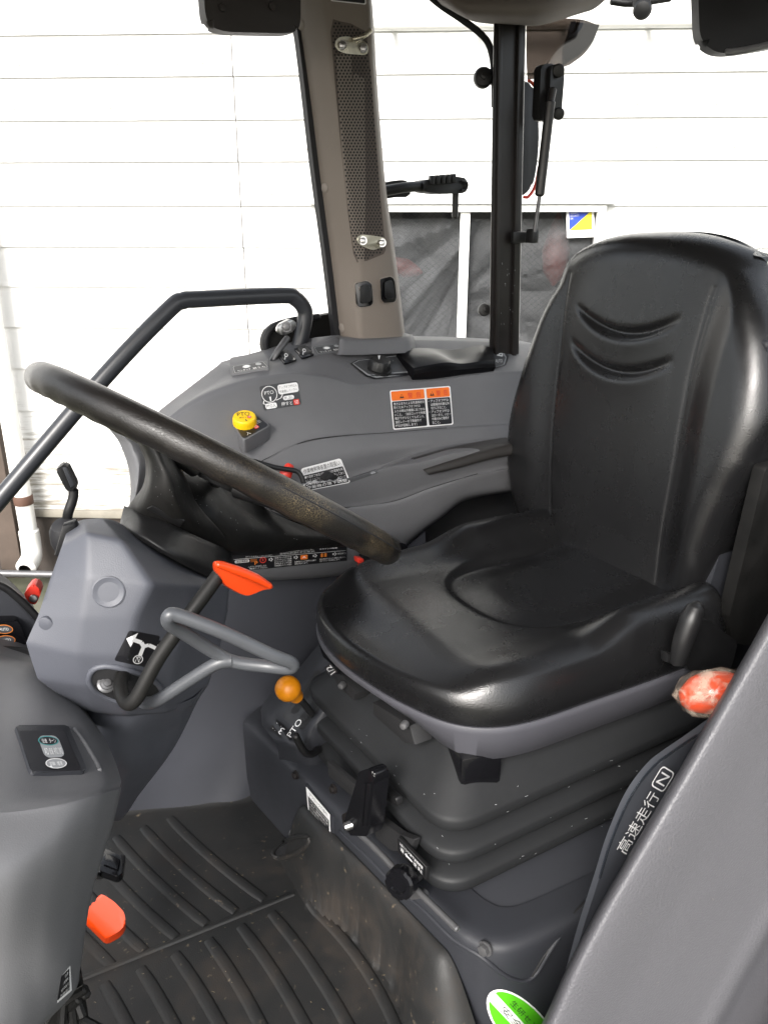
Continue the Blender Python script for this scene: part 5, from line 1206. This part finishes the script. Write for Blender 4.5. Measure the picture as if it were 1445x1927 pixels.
# bellows
f = B()
def bell(ins, z, droop=0):
    out = []
    for p in ringpts(1, ins, z):
        out.append(p)
    return out
BR = round_poly([Vector(p) for p in ((.468, .652, 0), (.452, 1.068, 0), (1.0, 1.085, 0), (1.0, .655, 0))], .055, 14)
def bring(ins, z):
    cx = Vector((.73, .865, 0)); out = []
    for p in BR:
        d = p - cx; out.append(Vector((cx.x + d.x*(1 - ins/.265), cx.y + d.y*(1 - ins/.21), z)))
    return out
BP = [(.100, .405), (.072, .382), (.035, .352), (.008, .324), (.001, .317), (.000, .312), (.001, .300), (.006, .296), (.055, .297), (.062, .292), (.060, .286), (.030, .277), (.008, .268), (.001, .263), (.000, .258), (.001, .247), (.006, .243), (.055, .244), (.062, .239), (.060, .234), (.030, .226), (.008, .219), (.001, .214), (.000, .209), (.001, .197), (.006, .193), (.055, .19), (.06, .16)]
rows = [bring(i_, z) for i_, z in BP]
grid(f, loft(rows, 2, .2), closed_u=True); mk('bellows', f, 'bellows_rubber', seat, sharp=45)
# slide frame between pan and bellows
f = B()
for b_ in (.73, 1.02): box(f, (.84, b_, .388), (.28, .05, .035), bev=.004)
box(f, (.68, .86, .388), (.03, .28, .03), bev=.003)
mk('slide_rail', f, 'matte_black', seat)
f = B(); box(f, (.560, .752, .358), (.06, .15, .056), rot=Matrix.Rotation(radians(-14), 3, 'Z'), bev=.007); mk('slide_block', f, 'gloss_black', seat)
for x, y in ((763, 1362), (646, 1288)):
    f = B(); lathe(f, P(x, y, a=.468), (-.8, -.6, .15), [(0, .0055), (.008, .0055), (.010, .004), (.0105, .001)], 16); mk('slide_pin', f, 'dull_steel', seat)
f = B(); slab(f, [P(x, y, a=.475) for x, y in ((618, 1262), (645, 1272), (668, 1306), (665, 1318), (640, 1296))], (.03, .0, 0), bev=.002); slab(f, [P(x, y, a=.478) for x, y in ((700, 1322), (770, 1366), (780, 1402), (762, 1400), (702, 1346))], (.03, 0, 0), bev=.003); mk('slide_latch', f, 'matte_black', seat)
for b_, in ((.0,),):
    f = B(); box(f, (1.03, .87, .42), (.04, .36, .10), bev=.006); mk('hinge_bracket', f, 'worn_black', seat)

# ------------------------------------------------------------------ seat riser with its rods and levers
rs = thing('seat_riser', 'dark grey riser panel under the seat with stickers, bolts and a rod', 'seat riser', (.55, .85, 0))
# plan outline of the box: front face, rounded near corner, near side
def rz(a): return .20
A1 = PR(505, 1420); A2 = PR(905, 1700)
b1, b2 = 1.16, .60
fx = lambda b: .55 - .133*b
pl_ = [Vector((fx(1.20), 1.20, 0)), Vector((fx(1.0), 1.0, 0)), Vector((fx(.80), .80, 0)), Vector((fx(.64), .64, 0)), Vector((fx(.60)+.006, .60, 0)), Vector((fx(.58)+.02, .578, 0)), Vector((.53, .562, 0)), Vector((.62, .556, 0)), Vector((.80, .552, 0)), Vector((1.05, .55, 0))]
pp = crom(pl_, 6)
prof = [(.0, -.02), (.0, .05), (.0, .12), (.0, .166), (.004, .174), (.012, .178), (.03, .179)]
rows = []
for ins, z in prof:
    row = []
    for i, p in enumerate(pp):
        t = (pp[min(i+1, len(pp)-1)] - pp[max(0, i-1)]).normalized(); n = Vector((-t.y, t.x, 0)); n = n if n.dot(Vector((.9, .9, 0))-p) > 0 else -n
        zz = z + (.0 if z < .1 else -.0); row.append(Vector((p.x, p.y, 0)) + n*ins + Vector((0, 0, zz)))
    rows.append(row)
f = B(); grid(f, loft(rows, 2, .3)); shell(f, (.03, .02, 0)); riser = mk('riser_panel', f, 'dark_grey_panel', rs, sharp=50)
f = B(); box(f, (.80, .87, .166), (.60, .56, .02), bev=.005); mk('top_plate', f, 'dark_grey_panel', rs)
# pressed groove and raised edge rails
def rail(pts, r, name, m_, off=.002, sharp=60):
    f = B(); q = [put_on(riser, x, y, off) or PR(x, y, .002) for x, y in pts]; tube(f, crom(q, 5), r, 8, smooth=False); return mk(name, f, m_, rs, sharp=sharp)
rail([(640, 1565), (690, 1612), (745, 1668), (800, 1715), (850, 1765), (905, 1800), (950, 1835), (985, 1846), (1010, 1830), (1040, 1780), (1100, 1700), (1150, 1660)], .0035, 'pressed_edge', 'dark_grey_panel', 0)
rail([(1000, 1838), (1030, 1790), (1085, 1712), (1140, 1668)], .0015, 'groove', 'matte_black', .0005)
f = B(); tube(f, [PR(x, y, .018) for x, y in ((655, 1550), (700, 1590), (748, 1640), (800, 1690), (860, 1748))], .0045, 12, 4); mk('rod', f, 'dull_steel', rs)
f = B(); hexbolt(f, put_on(riser, 914, 1784, 0), (-.95, -.3, .1), .0075); mk('bolt', f, 'dull_steel', rs)
for x, y in ((558, 1458), (629, 1484)):
    f = B(); hexbolt(f, PR(x, y, .004), (-.95, -.13, .1), .006); mk('bolt', f, 'black_paint', rs)
f = B(); slab(f, round_poly([PR(x, y, .008) for x, y in ((616, 1432), (668, 1478), (664, 1500), (618, 1460))], .003), (.008, 0, 0), bev=.002); mk('slot_cover', f, 'matte_black', rs)
f = B(); slab(f, round_poly([PR(x, y, .010) for x, y in ((715, 1480), (745, 1502), (748, 1518), (712, 1498))], .003), (.01, 0, 0), bev=.002); mk('clip', f, 'black_plastic', rs)
f = B(); slab(f, round_poly([PR(x, y, .006) for x, y in ((712, 1540), (752, 1570), (780, 1580), (770, 1608), (735, 1600), (705, 1575))], .004), (.01, 0, 0), bev=.003); mk('cut_out', f, 'matte_black', rs)
lay = [('poly', [(0, 0), (1, 0), (1, 1), (0, 1)], 'white_print'), ('poly', [(.05, .33), (.95, .33), (.95, .97), (.05, .97)], 'black_print'), ('text', 'デフロックの操作', (.12, .08, .88, .24), 'label_grey')]
for k in range(4): lay.append(('text', ['ペダルを踏み込むと作動', 'します。旋回時や路上走', '行では使用しないで', 'ください。'][k], (.1, .38+k*.145, [.9, .9, .78, .5][k], .48+k*.145), 'white_print'))
patch(rs, 'notice_sticker', 'white headed sticker low on the riser', None, [(576, 1480), (621, 1533), (622, 1575), (580, 1525)], lay, ['white_print', 'black_print', 'label_grey'], plane=dict(n=RISER_N, o=(.55-.004, 0, 0)))
f = B(); slab(f, [PR(x, y, .003) for x, y in ((572, 1476), (626, 1538), (626, 1580), (576, 1528))], (.02, 0, 0), bev=.001); mk('sticker_plate', f, 'dark_grey_panel', rs)
patch(rs, 'direction_sticker', 'black strip with white print and arrow above the rod knob', None, [(750, 1580), (798, 1632), (796, 1650), (751, 1600)], [('poly', [(0, 0), (1, 0), (1, 1), (0, 1)], 'black_print'), ('text', '3点リンク落下速度調整', (.04, .10, .96, .38), 'white_print'), ('text', '遅', (.06, .52, .2, .88), 'white_print'), ('poly', [(.24, .72), (.32, .5), (.32, .64), (.54, .64), (.54, .8), (.32, .8), (.32, .94)], 'white_print'), ('text', '速', (.58, .52, .72, .88), 'white_print'), ('text', '停止', (.76, .52, .96, .88), 'white_print')],
      ['black_print', 'white_print'], plane=dict(n=RISER_N, o=(.55-.016, 0, 0)))
f = B(); slab(f, [PR(x, y, .0145) for x, y in ((748, 1576), (802, 1632), (800, 1656), (748, 1604))], (.006, 0, 0), bev=.0008); mk('sticker_plate', f, 'black_plastic', rs)

# PTO lever box
pb = thing('shift_gate', 'dark grey PTO shift gate box with white numerals beside the seat', 'gate box', P(545, 1480, b=1.12))
f = B(); rows = [[(608, 1236, 1.10), (570, 1282, 1.10), (520, 1330, 1.10), (500, 1352, 1.10), (494, 1366, 1.11)], [(645, 1270, 1.04), (612, 1298, 1.04), (580, 1345, 1.04), (545, 1388, 1.04), (512, 1388, 1.07)], [(660, 1300, 1.01), (620, 1330, 1.01), (592, 1365, 1.01), (560, 1405, 1.02), (520, 1400, 1.06)],
        [(664, 1360, 1.01), (624, 1400, 1.01), (594, 1430, 1.01), (566, 1440, 1.03), (526, 1430, 1.07)], [(668, 1420, 1.03), (632, 1440, 1.03), (600, 1470, 1.03), (572, 1485, 1.05), (530, 1485, 1.09)], [(672, 1500, 1.04), (640, 1510, 1.04), (604, 1530, 1.04), (580, 1540, 1.06), (536, 1520, 1.10)]]
grid(f, loft([pxrow(r_, 20) for r_ in rows], 6, .6)); shell(f, (.02, .06, -.01)); pbx = mk('gate_body', f, 'dark_grey_panel', pb, sharp=55)
patch(pb, 'gate_slots', None, pbx, [(590, 1262), (640, 1292), (566, 1384), (522, 1354)], [('poly', rrect(.06, -.05, .94, .92, .06, 1), 'black_plastic'), ('poly', rrect(.18, .05, .40, .78, .08, 1), 'matte_black'), ('poly', rrect(.58, .05, .82, .85, .08, 1), 'matte_black')], ['black_plastic', 'matte_black'])
patch(pb, 'gear_numerals', 'white numerals 3 and 1 on black', pbx, [(528, 1386), (510, 1371), (521, 1357), (539, 1372)], [('poly', [(-.1, -.15), (1.1, -.15), (1.1, 1.15), (-.1, 1.15)], 'black_print'), ('text', '3/1', (.08, .12, .92, .9), 'white_print')], ['black_print', 'white_print'], off=.0012)
patch(pb, 'pto_lettering', 'white PTO lettering on black', pbx, [(538, 1384), (562, 1350), (571, 1356), (547, 1390)], [('poly', rrect(-.08, -.15, 1.08, 1.15, .05, 3), 'black_print'), ('text', 'PTO', (.04, .05, .96, .95), 'white_print')], ['black_print', 'white_print'], off=.0012)
patch(pb, 'gear_numerals', 'white numerals 1 and 2 under the seat edge', None, [(622, 1272), (612, 1258), (622, 1250), (633, 1264)], [('poly', [(-.1, -.1), (1.1, -.1), (1.1, 1.1), (-.1, 1.1)], 'black_print'), ('text', '1/2', (.05, .1, .95, .9), 'white_print')], ['black_print', 'white_print'], plane=dict(a=.455))
yl_ = thing('yellow_ball_lever', 'lever with a round yellow ball knob in the PTO gate', 'lever', P(570, 1330, b=1.03))
f = B(); c0 = P(542, 1296, b=.99); c1 = P(566, 1318, b=1.0); ax = (c1-c0).normalized()
lathe(f, c0 - ax*.0205, ax, [(0, .002)] + [(.0205*(1-cos(t)), .0205*sin(t)) for t in np.linspace(.2, 2.35, 12)] + [(.0405, .0125), (.048, .0118), (.053, .0105), (.054, .003)], 28); mk('ball_knob', f, 'amber_ball', yl_)
f = B(); tube(f, [c1 - ax*.004, P(580, 1334, b=1.02), P(592, 1352, b=1.04)], .006, 12, 3); mk('stem', f, 'matte_black', yl_)
f = B(); tube(f, [P(x, y, b=b_) for x, y, b_ in ((556, 1384, .985), (564, 1400, .985), (574, 1415, .985), (586, 1419, .99), (600, 1410, 1.0))], .0062, 14, 5)
mk('bent_rod_lever', f, 'black_plastic', label='short bent black rod lever below the PTO gate', cat='lever', sharp=70)
# upright black lever on a chrome cross pin
bl = thing('handle_lever', 'upright black ribbed handle lever on a bright cross pin before the riser', 'lever', PR(665, 1555, .05))
f = B(); slab(f, round_poly([PR(x, y, .05) for x, y in ((676, 1452), (692, 1446), (704, 1456), (704, 1475), (696, 1560), (690, 1574), (656, 1572), (646, 1550), (660, 1505))], .005), (.022, 0, 0), bev=.004, segs=3)
for k in range(2): slab(f, [PR(x, y, .054) for x, y in ((682+k*8, 1475), (687+k*8, 1475), (680+k*8, 1556), (675+k*8, 1556))], (.006, 0, 0), bev=.001)
mk('handle', f, 'gloss_black', bl)
f = B(); tube(f, [PR(650, 1556, .056), PR(690, 1542, .03), PR(716, 1530, .012)], .0062, 14, 2); mk('cross_pin', f, 'steel', bl)
f = B(); slab(f, round_poly([PR(x, y, .046) for x, y in ((642, 1534), (664, 1520), (664, 1556), (648, 1560))], .004), (.012, 0, 0), bev=.002); mk('pin_bracket', f, 'black_paint', bl)
# round knob on the rod
rk = thing('round_knob', 'round black adjusting knob on the rod low on the riser', 'knob', PR(758, 1660, .03))
c = PR(756, 1659, .04)
f = B(); lathe(f, c, Vector((-.8, -.45, .25)), [(-.012, .017), (-.008, .021), (.008, .021), (.011, .018), (.0115, .012), (.008, .010), (.0078, .002)], 36, flut=lambda k, z: 1 - (.07 if k % 6 == 0 else 0)); mk('grip', f, 'gloss_black', rk)
f = B(); tube(f, [c + Vector((.01, .006, 0)), PR(780, 1652, .012), PR(788, 1648, .0)], .006, 12, 2); mk('spindle', f, 'steel', rk)
f = B(); slab(f, round_poly([PR(x, y, .012) for x, y in ((765, 1672), (792, 1676), (800, 1690), (772, 1694))], .003), (.008, 0, 0), bev=.002); mk('clip', f, 'dull_steel', rk)
# peg by the slot in the floor
f = B(); tube(f, [P(548, 1566, z=.06), P(562, 1574, z=.055), P(574, 1582, z=.05)], .0075, 16, 2); tube(f, [P(566, 1578, z=.045), P(590, 1580, z=.035), P(622, 1572, z=.03)], .006, 12, 3)
mk('floor_peg', f, 'dull_steel', label='stubby grey steel peg over the oval slot in the floor mat', cat='peg')

# ================================================================== FLOOR MAT
def matz(a, b):
    base = .378 + .04*sstep(.93, .80, b) + .012*sstep(.80, .70, b) - .02*sstep(.72, .64, b)
    top = .55 - .133*b - .004
    if b > .985: k = sstep(1.03, .985, b)
    else: k = 1
    k *= sstep(.525, .64, b)
    t = max(0, (a-base)/(top-base))
    z = .128*k*(1-(1-min(1, t))**2.2)
    z += .022*sstep(1.175 + .085*sstep(.42, .15, a), 1.215 + .085*sstep(.42, .15, a), b)      # lip against the console
    return z
NA, NB = 130, 150
rows = [[Vector((-.25 + (.505+.25)*i/NA, .44 + (1.30-.44)*j/NB, 0)) for i in range(NA+1)] for j in range(NB+1)]
for row in rows:
    for p in row:
        lim = .55 - .133*p.y - .003
        if p.x > lim: p.x = lim + (p.x-lim)*.02
        p.z = matz(p.x, p.y) + .004
f = B(); grid(f, rows)
tree0 = BVHTree.FromBMesh(f)
def onmat(x, y, up=0):
    h, n, i, d = tree0.ray_cast(CAM, ray(x, y).normalized(), 6)
    return (h + (CAM-h).normalized()*up) if h is not None else P(x, y, z=.004)
def ribline(p0, p1, bow=0, r0=.008):
    f2 = []
    for k in range(14):
        t = k/13; a = lerp(p0[0], p1[0], t) + bow*4*t*(1-t); b = lerp(p0[1], p1[1], t); f2.append((a, b))
    pts = [Vector((a, b, matz(a, b) + .004)) for a, b in f2]
    rows = []
    for i, p in enumerate(pts):
        t = (pts[min(i+1, 13)]-pts[max(i-1, 0)]).normalized(); s = t.cross(Vector((0, 0, 1))).normalized(); q = 1 if 0 < i < 13 else .85
        n_ = s.cross(t).normalized(); w = r0
        rows.append([p + s*w*k1*q + n_*h_*q for k1, h_ in ((-1.25, -.001), (-.95, .0018), (-.65, .0030), (.65, .0030), (.95, .0018), (1.25, -.001))])
    grid(f, rows)
up_ribs = [((.13+.0485*k - .082, 1.215), (.13+.0485*k, .952)) for k in range(-5, 5)]
for p0, p1 in up_ribs: ribline(p0, p1, -.006, .0080)
for k in range(-5, 5):
    s0 = (.117 + .0517*k, .925 - .001*k); ribline(s0, (s0[0] + (.010 if k > 1 else .020), .56), .014, .0085)
ribline((.383, .905), (.392, .62), .018, .008)
# cross band edges
ribline((-.25, .963), (.37, .938), 0, .004)
fm = mk('floor_mat', f, 'mat_rubber', label='dirty black ribbed rubber floor mat curling up under the seat', cat='floor mat', loc=(.2, .9, 0), sharp=55)
# slot ring in the mat
def slotpts(sc, up):
    out = []
    for k in range(30):
        a = 2*pi*k/30; th = radians(-25); ex, ey = 33*sc*cos(a), 13*sc*sin(a)
        out.append(onmat(548 + ex*cos(th)-ey*sin(th), 1594 + ex*sin(th)+ey*cos(th), up))
    return out
ft = thing('floor_slot', 'oval raised slot in the rubber floor mat under the grey peg', 'slot', onmat(548, 1594))
f = B(); tube(f, slotpts(1.12, .001), .004, 8, 1, closed=True); mk('slot_lip', f, 'mat_rubber', ft)
f = B(); face(f, [f.verts.new(p) for p in slotpts(1.0, .0025)]); mk_flat('slot_hole', f, ['matte_black'], ft)
# pedals
op = thing('orange_pedal', 'orange pedal pad showing from behind the near left dash box', 'pedal', P(200, 1740, z=.10))
f = B(); pts = [(186, 1682), (196, 1684), (216, 1697), (234, 1716), (238, 1738), (226, 1752), (200, 1767), (160, 1727), (150, 1715), (166, 1706), (178, 1702)]
slab(f, round_poly([P(x, y, z=.13 - .0006*(y-1720)) for x, y in pts], .005), (0, .01, -.022), bev=.007, segs=4); mk('pad', f, 'orange_plastic', op, sharp=60)
f = B(); tube(f, [P(178, 1724, z=.12), P(140, 1700, z=.14), P(100, 1640, z=.25)], .009, 12, 3); mk('pedal_arm', f, 'matte_black', op)
bp_ = thing('black_pedal', 'small black square pedal behind the near left dash box', 'pedal', P(205, 1625, z=.10))
f = B(); slab(f, round_poly([P(x, y, z=.12) for x, y in ((195, 1594), (226, 1610), (237, 1608), (232, 1640), (222, 1650), (188, 1638))], .004), (0, .006, -.018), bev=.004); slab(f, [P(x, y, z=.124) for x, y in ((200, 1606), (226, 1616), (222, 1636), (196, 1626))], (0, 0, -.006), bev=.001); mk('pad', f, 'gloss_black', bp_)
f = B(); tube(f, [P(196, 1640, z=.105), P(186, 1648, z=.10), P(150, 1630, z=.18)], .006, 12, 3); mk('pedal_arm', f, 'steel', bp_)

# ================================================================== NEAR RIGHT FENDER
fd = thing('fender_cover', 'big grey padded fender cover filling the near right corner', 'fender cover', P(1250, 1900, b=.40))
EG = [(975, 2030), (1005, 1960), (1035, 1896), (1075, 1806), (1130, 1702), (1200, 1582), (1300, 1412), (1400, 1238), (1460, 1130), (1520, 1030)]
f = B(); rows = []
for i, (x, y) in enumerate(EG):
    t = i/(len(EG)-1)
    row = [(x-2, y+0, .48), (x-1.0, y, .455), (x+5, y+3, .437), (x+22, y+12, .425), (x+120, y+62, .41), (x+232, y+120, .392), (x+262, y+140, .385), (x+275, y+149, .396), (x+300, y+167, .400), (x+330, y+188, .398), (x+346, y+200, .386), (x+358, y+210, .362), (x+388, y+236, .33), (x+440, y+290, .30)]
    rows.append(pxrow(row, 110))
grid(f, loft(rows, 5)); shell(f, (.04, .0, -.06)); fend = mk('fender_panel', f, 'fender_plastic', fd, sharp=70)
f = B(); slab(f, [P(x+16, y+9, b=.448) for x, y in EG[1:]] + [Vector((1.3, .448, .9)), Vector((1.3, .448, .0)), Vector((.43, .448, .0))], (0, .004, 0), bev=0); mk('arch_light_block', f, 'dark_grey_panel', fd)  # unseen wall under the arch, added to keep light off the bellows
# clear lever guide plate standing beyond the fender's edge
gp = thing('guide_plate', 'clear plastic lever guide plate with white driving range lettering behind the fender', 'guide plate', P(1150, 1700, b=.52))
f = B(); Q = [(1040, 1960), (1090, 1770), (1128, 1650), (1150, 1580), (1185, 1500), (1225, 1445), (1262, 1415), (1310, 1382), (1420, 1300), (1420, 1960)]
slab(f, crom([P(x, y, b=.50) for x, y in Q[:9]], 4) + [P(1420, 1960, b=.50)], (0, .008, 0), bev=.002); gpo = mk('guide_body', f, 'guide_grey', gp)
f = B(); tube(f, [P(x, y, b=.497) for x, y in ((1128, 1652), (1150, 1582), (1185, 1502), (1225, 1447), (1262, 1417), (1310, 1384))], .0016, 8, 6); mk('clear_edge', f, 'clear_plastic', gp)
pln = dict(b=.4965)
patch(gp, 'range_lettering', 'white vertical lettering for high speed driving', None, [(1154, 1598), (1222, 1484), (1246, 1497), (1178, 1613)], [('text', '高速走行', (.02, .08, .98, .92), 'white_print')], ['white_print'], plane=pln)
patch(gp, 'neutral_mark', 'white N in a rounded box', None, [(1223, 1478), (1246, 1440), (1270, 1455), (1247, 1492)], [('poly', rrect(0, 0, 1, 1, .2, 1), 'white_print'), ('poly', rrect(.06, .06, .94, .94, .17, 1), 'guide_grey'), ('text', 'N', (.24, .2, .76, .82), 'white_print')], ['white_print', 'guide_grey'], plane=pln, sub=False)
# orange knob still wrapped in film
wk = thing('wrapped_knob', 'orange lever knob wrapped in wrinkled clear film behind the fender', 'lever knob', P(1340, 1350, b=.52))
c = P(1342, 1303, b=.505); R = frame_of((CAM-c).normalized())
def blob(sx, sy, sz, amp, seed):
    bm = B(); rr = random.Random(seed); ph = [rr.uniform(0, 6) for _ in range(6)]; rows = []
    for i in range(1, 24):
        th = pi*i/24; row = []
        for k in range(36):
            ps = 2*pi*k/36; d = 1 + amp*(sin(3*ps+ph[0]+2*th) + .7*sin(7*ps+ph[1]+5*th) + .5*sin(11*ps+ph[2]-7*th))
            row.append(c + R @ Vector((cos(ps)*sin(th)*sx*d, sin(ps)*sin(th)*sy*d, cos(th)*sz*d)))
        rows.append(row)
    vs = grid(bm, rows, closed_u=True); face(bm, vs[0]); face(bm, vs[-1]); return bm
Rz = Matrix.Rotation(radians(24), 3, 'Z'); R = R @ Rz
mk('knob', blob(.041, .025, .028, .02, 2), 'orange_plastic', wk, sharp=80)
f = blob(.046, .0295, .031, .05, 5); mk('film_wrap', f, 'plastic_film', wk, sharp=30)
f = B(); tube(f, [c, P(1355, 1345, b=.515), P(1375, 1420, b=.52)], .008, 12, 3); mk('lever_rod', f, 'black_paint', wk)
r = random.Random(21)
def flecks(par, tgt, quad, n, ln, w, m_, seed):
    r = random.Random(seed); lay = []
    for k in range(n):
        u, v = r.random(), r.random(); l = r.uniform(.3, 1)*ln; a = r.uniform(0, 3.14); lay.append(('line', [(u, v), (u+l*cos(a), v+l*sin(a)), (u+l*1.6*cos(a+.3), v+l*1.6*sin(a+.3))], w, m_))
    patch(par, 'dirt_flecks', None, tgt, quad, lay, [m_], off=.0009)['kind'] = 'stuff'
flecks(fd, fend, [(1250, 1500), (1440, 1500), (1300, 1900), (1080, 1900)], 5, .012, .001, 'plug_grey', 3)
flecks(seat, bpy.data.objects['bellows'], [(640, 1330), (840, 1500), (860, 1660), (660, 1450)], 14, .008, .003, 'soft_print', 4)
flecks(seat, bpy.data.objects['bellows'], [(930, 1480), (1240, 1400), (1200, 1540), (930, 1640)], 22, .012, .0022, 'soft_print', 5)
flecks(fm, fm, [(200, 1600), (560, 1600), (850, 1900), (160, 1900)], 46, .007, .0012, 'straw', 7)
# green oval approval sticker
cx, cy = 985, 1935
u = (cos(radians(47)), sin(radians(47))); v = (-u[1], u[0]); A_, B_ = 92, 42
qd = [(cx - u[0]*A_ - v[0]*B_, cy - u[1]*A_ - v[1]*B_), (cx + u[0]*A_ - v[0]*B_, cy + u[1]*A_ - v[1]*B_), (cx + u[0]*A_ + v[0]*B_, cy + u[1]*A_ + v[1]*B_), (cx - u[0]*A_ + v[0]*B_, cy - u[1]*A_ + v[1]*B_)]
def chord(y0, y1):
    top = [(.5+.47*cos(t), .5+.47*sin(t)) for t in np.linspace(0, 2*pi, 80, endpoint=False)]
    return [p for p in top if y0 <= p[1] <= y1]
patch(rs, 'approval_sticker', 'green and white oval approval sticker', riser, qd, [('poly', ell(.5, .5, .5, .5, 40), 'white_print'), ('poly', ell(.5, .5, .47, .46, 40), 'green_print'), ('poly', chord(.42, .66), 'white_print'), ('text', '生研センター', (.22, .22, .78, .36), 'black_print'), ('text', '安全鑑定', (.20, .46, .80, .62), 'black_print'), ('text', '適合', (.40, .72, .60, .86), 'white_print')], ['white_print', 'green_print', 'black_print'])

# ================================================================== LIGHT, CAMERA
SUN = Vector((-.62, -.54, .57)).normalized()
w = bpy.data.worlds.new('World'); S.world = w; w.use_nodes = True; nt = w.node_tree
sky = nt.nodes.new('ShaderNodeTexSky'); sky.sky_type = 'NISHITA'; sky.sun_disc = False
sky.sun_elevation = math.asin(SUN.z); sky.sun_rotation = atan2(SUN.x, SUN.y); sky.dust_density = 4; sky.air_density = 1.2
hs = nt.nodes.new('ShaderNodeHueSaturation'); hs.inputs['Saturation'].default_value = .30
nt.links.new(sky.outputs[0], hs.inputs['Color']); nt.links.new(hs.outputs[0], nt.nodes['Background'].inputs[0]); nt.nodes['Background'].inputs[1].default_value = .15
sl = bpy.data.lights.new('sun', 'SUN'); sl.energy = 1.5; sl.angle = radians(22); sl.color = (1, .97, .93)
so = bpy.data.objects.new('sun', sl); C.objects.link(so); so.rotation_euler = SUN.to_track_quat('Z', 'Y').to_euler(); so.location = (0, 0, 6)
cd = bpy.data.cameras.new('camera'); co = bpy.data.objects.new('camera', cd); C.objects.link(co); co.location = CAM
cd.sensor_fit = 'VERTICAL'; cd.sensor_height = 24; cd.lens = 24*F/1927; cd.clip_start = .02; cd.clip_end = 200
co.rotation_euler = (radians(90)-PITCH, 0, -YAW); S.camera = co
S.view_settings.view_transform = 'Standard'; S.view_settings.look = 'None'; S.view_settings.exposure = 1.42; S.view_settings.gamma = 1; S.view_settings.use_curve_mapping = False
S.render.engine = 'CYCLES'; S.cycles.max_bounces = 8; S.cycles.transparent_max_bounces = 16; S.cycles.use_denoising = True
